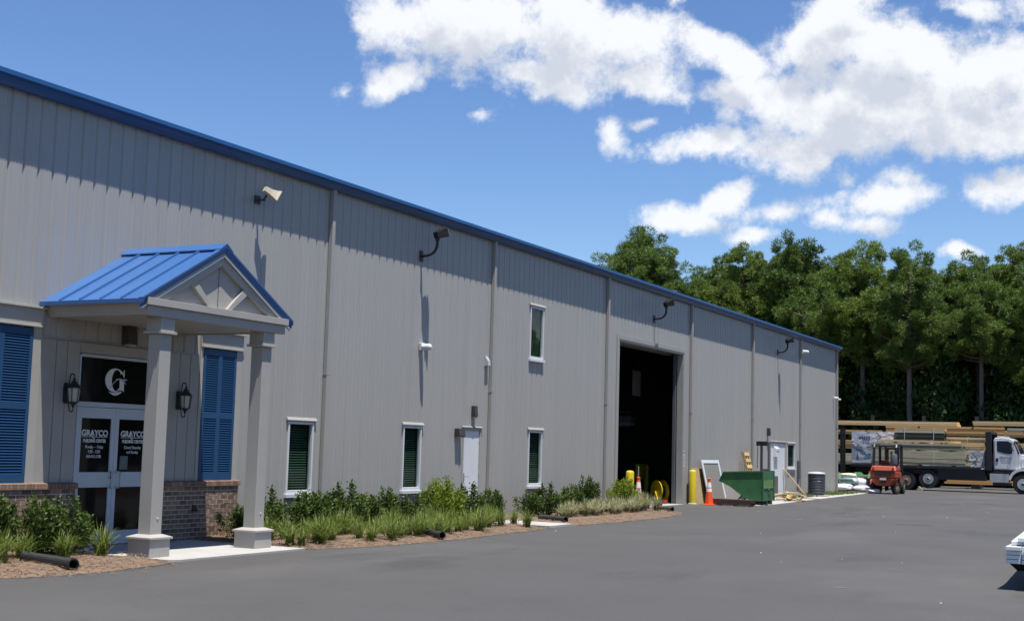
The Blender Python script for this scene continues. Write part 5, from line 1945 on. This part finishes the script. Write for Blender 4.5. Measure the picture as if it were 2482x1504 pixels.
# ------------------------------------------------------------------ forklifts
def forklift(label, loc, rz, body, masth, dark=False):
    t = thing('forklift', label, 'forklift', loc, rz, 'forklifts in the lumber yard')
    b = MB()    # counterweight, rear face at y = -.95
    sec = [(-.95, .50, .58, 1.34), (-.97, .62, .72, 1.0), (-.90, .66, .50, 1.42), (-.45, .68, .42, 1.45), (.15, .68, .42, 1.43)]
    b.hull8([(-.30, -.95, .42), (.30, -.95, .42), (.62, -.45, .42), (-.62, -.45, .42), (-.64, -.97, .82), (.64, -.97, .82), (.68, -.45, .82), (-.68, -.45, .82)])
    b.hull8([(-.66, -.97, .825), (.66, -.97, .825), (.68, .15, .825), (-.68, .15, .825), (-.66, -.98, 1.18), (.66, -.98, 1.18), (.68, .15, 1.18), (-.68, .15, 1.18)])
    b.hull8([(-.66, -.98, 1.185), (.66, -.98, 1.185), (.68, .15, 1.185), (-.68, .15, 1.185), (-.60, -.84, 1.44), (.60, -.84, 1.44), (.66, .15, 1.47), (-.66, .15, 1.47)])
    b.build('counterweight', body, t, bevel=.05)
    b = MB()
    for z, w in ((1.06, .42), (.99, .44), (.92, .36)):
        b.box(-w, -1.0, z, w, -.97, z + .045)
    b.box(-.60, -.992, 1.10, .60, -.975, 1.175)
    b.box(-.12, -.99, .55, .12, -.94, .68)
    b.build('grille', M['black'], t)
    for x in (-.50, .50):
        MB().tube([(x, -.965, 1.32), (x, -.90, 1.32)], .055, 10).build('tail_light', M['redink'], t)
    MB().box(-.16, -1.002, .72, .16, -.985, .82).build('number_plate', M['ink'], t)
    b = MB()
    b.box(-.60, -.40, .38, .60, 1.05, .60)
    b.box(-.52, .15, .60, .52, 1.05, .95)
    b.build('chassis', M['blackp'], t)
    b = MB()
    b.box(-.66, .12, .60, .66, .50, 1.1)
    b.build('side_cover', body, t, bevel=.03)
    b = MB()
    gx = .56
    for s_ in (-1, 1):
        b.tube([(s_ * .58, -.55, 1.44), (s_ * gx, -.42, 2.40), (s_ * gx, -.35, 2.50), (s_ * gx, .85, 2.54), (s_ * gx, .95, 2.48), (s_ * .56, 1.0, 1.1)], .075, 7)
    for y in (-.36, -.15, .1, .35, .6, .85):
        b.tube([(-gx, y, 2.50), (gx, y, 2.50)], .045, 6)
    b.build('overhead_guard', M['black'], t)
    b = MB()
    b.box(-.24, -.40, 1.46, .24, .12, 1.60)
    b.hull8([(-.22, -.42, 1.58), (.22, -.42, 1.58), (.22, -.34, 1.58), (-.22, -.34, 1.58), (-.17, -.50, 1.74), (.17, -.50, 1.74), (.17, -.44, 1.74), (-.17, -.44, 1.74)])
    b.build('seat', M['blackp'], t, bevel=.03)
    b = MB()
    b.tube([(.02, .55, 1.0), (.02, .38, 1.62)], .035, 8)
    b.lathe([(.19, -.012), (.20, 0), (.19, .012), (.165, 0)], (.02, .37, 1.64), 14)
    b.build('steering_wheel', M['blackp'], t)
    m_ = thingless('mast', t)
    b = MB()
    for s_ in (-1, 1):
        b.box(s_ * .30 - .045, 1.12, .12, s_ * .30 + .045, 1.26, masth)
        b.box(s_ * .20 - .035, 1.16, .14, s_ * .20 + .035, 1.30, masth - .05)
    for z in (.4, 1.3, masth - .15):
        b.box(-.30, 1.14, z, .30, 1.22, z + .10)
    b.tube([(0, 1.18, .2), (0, 1.18, masth - .25)], .055, 8)
    b.build('rails', M['black'], m_)
    b = MB()
    for s_ in (-1, 1):
        b.box(s_ * .28 - .05, 1.32, .16, s_ * .28 + .05, 1.38, .85)
        b.box(s_ * .28 - .05, 1.38, .16, s_ * .28 + .05, 2.45, .20)
    b.box(-.5, 1.30, .35, .5, 1.34, .45)
    b.box(-.5, 1.30, .70, .5, 1.34, .80)
    b.build('forks', M['black'], m_)
    for x, y, r_, w in ((-.56, -.52, .29, .20), (.56, -.52, .29, .20), (-.60, .82, .36, .26), (.60, .82, .36, .26)):
        wh = thingless('wheel', t, (x, y, r_))
        if y < 0 and x > 0:
            wh.rotation_euler = (0, 0, R(-24))
        if y < 0 and x < 0:
            wh.rotation_euler = (0, 0, R(-20))
        b = MB()
        b.lathe([(r_ * .5, -w / 2), (r_ * .9, -w / 2), (r_, -w / 2 + .03), (r_, w / 2 - .03), (r_ * .9, w / 2), (r_ * .5, w / 2)], n=22, axis='x')
        b.build('tyre', M['tyre'], wh, smooth=True)
        b = MB()
        e = (w / 2 + .004) * (1 if x > 0 else -1)
        b.lathe([(r_ * .52, e), (r_ * .44, e - .05 * (1 if x > 0 else -1)), (r_ * .2, e - .02 * (1 if x > 0 else -1)), (r_ * .12, e + .02 * (1 if x > 0 else -1))], n=16, axis='x')
        b.build('rim', M['rimd'], wh)
    b = MB()
    b.lathe([(.05, -.02), (.155, 0), (.165, .04), (.165, .50), (.14, .56), (.06, .58)], (.50, -.62, 1.50), 14)
    b.build('gas_tank', M['grey'], t, smooth=True)
    b = MB()
    b.box(.60, -.50, 1.50, .72, -.42, 2.42)
    b.box(.64, -.55, 1.86, .74, -.36, 2.46)
    b.build('guard_post_cover', M['blackp'], t, bevel=.03)
    return t
forklift('orange red forklift seen from behind, parked before the lumber truck', (2.08, 70.55, 0), R(0), M['red'], 2.45)
forklift('dark red forklift with a tall black mast half hidden behind the building corner', (-2.95, 77.0, 0), R(-90), M['redm'], 3.5)

# ------------------------------------------------------------------ goods by the corner of the building
def bag(loc, sx, sy, sz, rz, m_, label, seed, stripe=True):
    rr = random.Random(seed)
    nrm_ = np.random.default_rng(seed)
    t = thing('plastic_bag', label, 'bag', loc, rz, 'bagged goods by the building corner')
    b = MB()
    nu, nv = 18, 10
    idx = {}
    ph = [rr.uniform(0, 6) for _ in range(4)]
    for j in range(nv + 1):
        v = -PI / 2 + PI * j / nv
        for i in range(nu):
            u = 2 * PI * i / nu
            f = lambda c, p: math.copysign(abs(c) ** p, c)
            x, y, z = f(math.cos(v), .55) * f(math.cos(u), .5), f(math.cos(v), .55) * f(math.sin(u), .5), f(math.sin(v), .8)
            w_ = 1 + .07 * math.sin(3 * u + ph[0]) + .06 * math.sin(5 * v + 2 * u + ph[1]) + rr.uniform(-.04, .04)
            idx[i, j] = len(b.v)
            b.v.append((x * sx * w_, y * sy * w_, max(0, sz + z * sz * w_)))
    for j in range(nv):
        for i in range(nu):
            b.f.append((idx[i, j], idx[(i + 1) % nu, j], idx[(i + 1) % nu, j + 1], idx[i, j + 1]))
            b.mi.append(1 if (stripe and 3 <= i % 9 <= 5 and 2 < j < nv - 2) else 0)
    b.build('bag_skin', [m_, M['bagp']], t, smooth=True)
    return t
t = thing('wooden_pallet', 'low dark pallet under the bags by the building corner', 'pallet', (.55, 69.75, 0), R(-4))
for y in (-.45, 0, .45):
    MB().box(-.85, y - .05, 0, .85, y + .05, .09).build('runner', M['oldwood'], t)
for i in range(8):
    x = -.85 + i * .228
    MB().box(x, -.52, .092, x + .10, .52, .112).build('slat', M['oldwood'], t)
bag((.05, 69.55, .115), .46, .42, .17, .1, M['wrap'], 'silver white bag at the left front of the pallet by the corner', 1, False)
bag((.98, 69.65, .115), .40, .40, .14, -.2, M['wrap'], 'silver white bag at the right front of the pallet by the corner', 2, False)
bag((.20, 70.05, .46), .50, .36, .16, .05, M['wrapg'], 'green printed bag on top of the left silver bag', 3)
bag((.55, 70.55, .12), .52, .34, .30, .0, M['wrap'], 'tall white bag at the back of the pallet by the corner', 4, False)
bag((.15, 70.3, .78), .42, .30, .11, .2, mat('cream_bag', (.55, .50, .36), .5, .1, 3), 'cream bag on top of the green printed bag', 5, False)
bag((1.55, 69.9, .0), .32, .28, .12, .4, M['wrap'], 'small white bag on the ground left of the orange forklift', 6, False)
t = thing('green_tarp', 'crumpled green tarp lying on the bags behind the building corner', 'tarp', (.25, 71.4, .55))
b = MB()
rr = random.Random(8)
gv = {(i, j): (-.9 + i * .15, -.4 + j * .13, .42 + rr.uniform(-.10, .12) - .25 * abs(j - 3) / 3) for i in range(13) for j in range(7)}
for i in range(12):
    for j in range(6):
        b.face([gv[i, j], gv[i + 1, j], gv[i + 1, j + 1], gv[i, j + 1]])
b.build('cloth', mat('tarp_green', (.02, .16, .05), .5, .2, 4), t)
t = thing('goods_pallet', 'stacked crate under the green tarp behind the building corner', 'crate', (.25, 71.4, 0))
MB().box(-.7, -.35, .1, .7, .35, .9).build('crate_body', M['oldwood'], t)
MB().box(-.75, -.4, 0, .75, .4, .098).build('crate_base', M['oldwood'], t)
t = thing('wheel_chock', 'pale wedge chock on the ground behind the rear truck wheels', 'chock', (1.95, 80.6, 0))
MB().prism([(-.16, 0), (.16, 0), (.12, .10), (.0, .24), (-.10, .22)], 'y', -.1, .1).build('wedge', M['treated'], t, bevel=.02)

# ------------------------------------------------------------------ boards at the right edge of the yard
t = thing('trim_board_stack', 'stack of white trim boards on dark bearers at the right picture edge', 'boards', (14.02, 20.6, 0))
rr = random.Random(12)
for c in range(6):
    for l in range(4):
        o = rr.uniform(-.04, .04)
        MB().box(c * .222, o, .385 + l * .063, c * .222 + .212, 5.2 + o, .385 + l * .063 + .056).build('board', M['white'], t, bevel=.004)
for i, (x, y, z, a) in enumerate(((.05, .25, .64, 3), (.28, -.10, .64, 0), (.52, -.05, .64, -1), (.16, .10, .70, 4), (.40, .0, .70, 1), (.66, .1, .64, 0), (.9, .0, .64, 0), (.62, .05, .70, 0))):
    MB().box(0, 0, 0, .20, 4.6, .055).build('board', M['white'], t, loc=(x, y, z), rot=(0, 0, R(a)), bevel=.004)
b = MB()
b.hull8([(.14, .20, .27), (1.4, .20, .27), (1.4, 5.0, .27), (.14, 5.0, .27), (.04, .08, .38), (1.4, .08, .38), (1.4, 5.1, .38), (.04, 5.1, .38)])
b.build('carrier', M['black'], t)
for y in (.6, 2.6, 4.5):
    MB().box(.75, y, 0, 1.3, y + .16, .268).build('bearer', M['black'], t)
t = thing('brown_beam', 'reddish brown beam lying across the yard at the right picture edge', 'beam', (13.3, 31.6, 0), R(3))
MB().box(0, -.12, .0, 4.5, .12, .20).build('beam', M['ironwood'], t, bevel=.006)
MB().box(-.03, -.10, .02, -.002, .10, .18).build('end_cap', M['white'], t)
t = thing('brown_beam_short', 'shorter brown beam behind the first at the right picture edge', 'beam', (14.25, 33.2, 0), R(2))
MB().box(0, -.12, .0, 3.2, .12, .26).build('beam', M['ironwood'], t, bevel=.006)

# ------------------------------------------------------------------ lumber racks behind the truck
t = thing('lumber_rack', 'dark cantilever steel rack carrying long timber behind the truck', 'rack', (0, 90.9, 0))
for x in (-10, -6.6, -3.2, .2, 3.6, 7.0, 10.4, 13.8):
    b = MB()
    b.box(x - .11, .75, 0, x + .11, 1.0, 4.75)
    b.box(x - .11, -1.1, 0, x + .11, 2.6, .28)
    for z in (1.35, 2.4, 3.36, 4.0):
        b.box(x - .06, -1.0, z - .11, x + .06, .75, z - .01)
        b.box(x - .06, 1.0, z - .11, x + .06, 2.5, z - .01)
    b.build('rack_post', M['black'], t)
RG = 'long timber bundles on the rack behind the truck'
rk = [(-9.0, 2.62, 4.02, 2, 7, 'pine', 'top left long timber bundle on the rack above the truck'),
      (3.6, 11.5, 4.10, 2, 7, 'pine', 'top right long timber bundle on the rack above the truck cab'),
      (-1.95, 5.55, 3.42, 4, 7, 'orpine', 'orange timber bundle in the middle of the rack right above the truck load'),
      (-9.2, -2.2, 3.40, 2, 7, 'orpine', 'orange timber bundle in the rack left of the truck load'),
      (5.65, 6.75, 3.68, 2, 7, 'treated', 'short grey timber bundle on the rack behind the cab roof'),
      (5.65, 12.4, 3.38, 2, 7, 'orpine', 'orange timber bundle on the rack behind the cab roof'),
      (-9, 1.5, 2.42, 4, 7, 'orpine', 'timber bundle low on the rack behind the white wrapped load'),
      (2.0, 9.5, 2.42, 4, 7, 'pine', 'timber bundle low on the rack behind the truck cab'),
      (-9, 3.0, 1.37, 5, 7, 'treated', 'timber bundle near the ground behind the truck bed'),
      (3.4, 12.0, 1.37, 5, 7, 'orpine', 'timber bundle near the ground behind the truck cab'),
      (1.9, 6.6, .30, 2, 7, 'orpine', 'lowest timber bundle seen under the truck bed'),
      (-8, 1.2, .30, 2, 7, 'treated', 'lowest timber bundle seen behind the rear truck wheels')]
for i, (x0, x1, z, rws, cls, mm, lab) in enumerate(rk):
    boards_bundle('timber_bundle', lab, 'timber', x0, x1, 89.95, z, rws, cls, .22, .15, [M[mm]], RG, .05, False, 30 + i)

# ------------------------------------------------------------------ the wood behind the yard
def clumps(cpos, crad, per, L, W, rg, flat=.75):
    n = len(cpos) * per
    c = np.repeat(cpos, per, 0)
    r_ = np.repeat(crad, per)
    d = rg.normal(size=(n, 3))
    d /= np.linalg.norm(d, axis=1, keepdims=True)
    rad = rg.uniform(.25, 1, n) ** .5
    pts = c + d * (rad * r_)[:, None] * np.array([1, 1, flat])
    ax = d * .7 + rg.normal(size=(n, 3)) * .6
    ax[:, 2] += .35
    ax /= np.linalg.norm(ax, axis=1, keepdims=True)
    s_ = np.cross(ax, rg.normal(size=(n, 3)))
    s_ /= np.linalg.norm(s_, axis=1, keepdims=True)
    l = (L * rg.uniform(.6, 1.4, n))[:, None]
    w = (W * rg.uniform(.6, 1.4, n))[:, None]
    return np.stack([pts - s_ * w * .5, pts + s_ * w * .5, pts + ax * l], 1)
def tree_proto(kind, H, seed, m_, Rw, base, n_br, per, L, W, cr=(.28, .62)):
    rg = np.random.default_rng(seed)
    rr = random.Random(seed)
    t = thing('pine_tree' if kind == 'pine' else ('broadleaf_tree' if kind == 'oak' else 'understory_tree'), '', 'tree')
    b = MB()
    lean_ = (rr.uniform(-.3, .3), rr.uniform(-.3, .3))
    tr = [(lean_[0] * z * z, lean_[1] * z * z, H * .97 * z - .1) for z in (0, .2, .4, .6, .8, 1)]
    r_b = .012 * H + .03
    b.tube(tr, [r_b * k for k in (1.15, .95, .85, .7, .45, .12)], 8)
    cp, crr = [], []
    for i in range(n_br):
        u = (i + rr.random()) / n_br
        if kind == 'under':
            z = H * (base + (1 - base) * u)
            prof = math.sin(PI * min(1, .25 + .72 * u)) ** .6
        elif kind == 'oak':
            z = H * (base + (1 - base) * u)
            prof = math.sin(PI * (.16 + .80 * u)) ** .55
        else:
            z = H * (base + (.985 - base) * u)
            prof = (math.sin(PI * (.20 + .74 * u)) ** .7) * (.62 + .62 * rr.random())
        a = i * 2.4 + rr.uniform(-.5, .5)
        ln = Rw * prof * rr.uniform(.72, 1.12)
        rise = (.25 if kind == 'pine' else .3) * ln
        o = Vector((lean_[0] * (z / H) ** 2, lean_[1] * (z / H) ** 2, z - rise * .9))
        tip = Vector((o.x + math.cos(a) * ln, o.y + math.sin(a) * ln, z))
        midp = o.lerp(tip, .55) + Vector((0, 0, -.06 * ln))
        b.tube([o, midp, tip], [.018 * ln + .02, .012 * ln + .015, .008], 4, caps=False)
        k = max(1, int(ln / (.62 if kind == 'pine' else .75)))
        for q_ in range(k):
            f = .42 + .62 * (q_ + .5) / k
            p = o.lerp(tip, f)
            j = (.30 if kind == 'pine' else .22) * ln * .5
            cp.append((p.x + rr.gauss(0, j), p.y + rr.gauss(0, j), p.z + rr.gauss(0, .30) + .15))
            crr.append(rr.uniform(*cr))
    b.build('trunk', M['bark'], t, smooth=True)
    v = clumps(np.array(cp), np.array(crr), per, L, W, rg)
    v = v[v[:, :, 2].min(1) > .15]
    link('crown', quads('crown', v, m_), t)
    return t
PINES = [tree_proto('pine', 17.0, 101, M['pineleaf'], 3.3, .56, 62, 260, .26, .055),
         tree_proto('pine', 17.0, 102, M['pineleaf'], 3.0, .50, 66, 260, .26, .055),
         tree_proto('pine', 17.0, 103, M['pineleaf2'], 3.4, .54, 62, 260, .26, .055),
         tree_proto('pine', 17.0, 104, M['pineleaf'], 3.6, .60, 58, 270, .26, .055)]
LONE = tree_proto('pine', 20.6, 111, M['pineleaf'], 3.5, .63, 84, 260, .26, .055, (.36, .72))
OAKS = [tree_proto('oak', 12.0, 121, M['oakleaf'], 3.4, .25, 44, 130, .30, .18, (.6, 1.1)),
        tree_proto('oak', 12.0, 122, M['oakleaf'], 3.0, .2, 44, 130, .30, .18, (.6, 1.1))]
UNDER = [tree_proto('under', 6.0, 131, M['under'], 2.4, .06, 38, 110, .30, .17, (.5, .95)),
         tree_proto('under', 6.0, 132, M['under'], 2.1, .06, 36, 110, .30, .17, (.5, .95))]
LONE.location = (-25.4, 104, 0)
tag(LONE, 'lone round topped pine standing tallest above the warehouse roof', 'tree', 'pine trees of the wood')
used = set()
def plant(protos, k, x, y, H, H0, label, group, rr, wide=1.0):
    o = protos[k]
    s = H / H0
    w = wide * s * rr.uniform(.9, 1.1)
    rz = rr.uniform(0, 6.28)
    key = o.name
    if key not in used:
        used.add(key)
        o.location, o.rotation_euler, o.scale = (x, y, -.05), (0, 0, rz), (w, w, s)
        o['label'], o['group'] = label, group
        return o
    return copy_tree(o, (x, y, -.05), rz, label, group, (w, w, s))
rr = random.Random(77)
PG = 'pine trees of the wood'
front = [(-22.3, 106, 16.6, 'slender pine to the right of the lone pine above the roof'),
         (-20.4, 110, 19.0, 'pine with a small rounded top left of the dense pine group above the roof'),
         (-17.4, 108, 19.3, 'pine in the middle of the crowns above the roof'),
         (-15.4, 112, 19.8, 'pine behind the crowns above the far roof end'),
         (-12.8, 106, 19.5, 'tall pine with a peaked crown above the far roof end'),
         (-10.9, 108, 18.2, 'pine right of the tall peaked pine, behind the roof end'),
         (-8.0, 101, 17.0, 'pine with bare trunk right beside the building corner'),
         (-6.2, 102, 18.2, 'dark topped pine, second bare trunk from the building corner'),
         (-4.2, 109, 17.2, 'pine between the second and third bare trunks'),
         (-2.3, 100, 17.3, 'pine with the straightest bare trunk in the middle of the wood edge'),
         (-.6, 106, 16.6, 'pine right of the straight trunked pine'),
         (1.9, 105, 17.5, 'pine with a thin forked top near the right of the wood'),
         (2.6, 101, 15.6, 'pine with bare trunk above the right timber bundles'),
         (4.6, 106, 18.0, 'large spreading pine at the upper right picture edge'),
         (5.9, 102, 15.6, 'pine with low dense boughs at the right picture edge'),
         (7.6, 104, 17.0, 'pine just beyond the right picture edge')]
for i, (x, y, H, lab) in enumerate(front):
    plant(PINES, (i * 3 + (i // 4)) % 4, x, y, H, 17.0, lab, PG, rr)
mid = 'one of the close set pines deeper in the wood'
for j, y in enumerate((113, 118, 124, 131)):
    x = -31 + j * .9
    while x < 14:
        plant(PINES, rr.randrange(4), x + rr.uniform(-.7, .7), y + rr.uniform(-1.5, 1.5), rr.uniform(15.6, 17.6) + (y - 113) * .07 + (-3.2 if x < -17.5 - (y - 104) * .33 else (1.2 if x < -10 else -.6)), 17.0, mid, 'pines deeper in the wood', rr, 1.15)
        x += 3.4
OG = 'broadleaf trees at the wood edge'
for i, (x, y, H, lab) in enumerate([(-22.5, 100.5, 11.6, 'yellow green broadleaf tree behind the roof below the lone pine'), (-19.2, 101, 12.6, 'bright broadleaf tree behind the middle of the roof end'),
                                    (-16.0, 99.5, 12.2, 'bushy broadleaf tree right behind the roof slope'), (-13.0, 100.5, 11.4, 'broadleaf tree behind the far roof end'),
                                    (-10.2, 100.5, 10.4, 'broadleaf tree next to the building corner'), (-25.5, 101, 11.6, 'broadleaf tree at the foot of the lone pine'),
                                    (.6, 109, 11.5, 'broadleaf tree between the straight trunked pine and the right pines'), (7.6, 103.5, 9.5, 'broadleaf tree at the right edge above the rack')]):
    plant(OAKS, i % 2, x, y, H, 12.0, lab, OG, rr)
UG = 'shaded undergrowth trees of the wood'
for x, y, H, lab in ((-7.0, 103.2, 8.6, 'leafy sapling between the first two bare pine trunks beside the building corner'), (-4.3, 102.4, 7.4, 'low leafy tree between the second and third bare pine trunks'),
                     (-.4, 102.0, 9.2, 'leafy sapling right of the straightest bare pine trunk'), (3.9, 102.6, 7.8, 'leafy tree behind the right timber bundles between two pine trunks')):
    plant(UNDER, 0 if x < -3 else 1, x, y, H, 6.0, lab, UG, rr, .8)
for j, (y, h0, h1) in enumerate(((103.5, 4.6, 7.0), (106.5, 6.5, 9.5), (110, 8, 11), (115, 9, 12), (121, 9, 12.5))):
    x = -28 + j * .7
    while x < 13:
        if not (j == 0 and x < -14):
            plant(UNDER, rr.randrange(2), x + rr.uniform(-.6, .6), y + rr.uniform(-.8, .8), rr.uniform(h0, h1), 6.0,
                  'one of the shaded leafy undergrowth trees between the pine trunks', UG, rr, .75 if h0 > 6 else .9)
        x += 2.3 if j else 2.6

RG2 = 'trees beyond the yard outside the picture'
for i in range(26):
    y = 14 + i * 4.6
    plant(PINES, rr.randrange(4), 50 + rr.uniform(-2, 4), y, rr.uniform(14, 18), 17.0, 'pine on the far side of the yard, reflected in the windows', RG2, rr, 1.1)
    plant(UNDER, rr.randrange(2), 46 + rr.uniform(-2, 2), y + 1.5, rr.uniform(7, 9.5), 6.0, 'leafy tree on the far side of the yard, reflected in the windows', RG2, rr, 1.3)
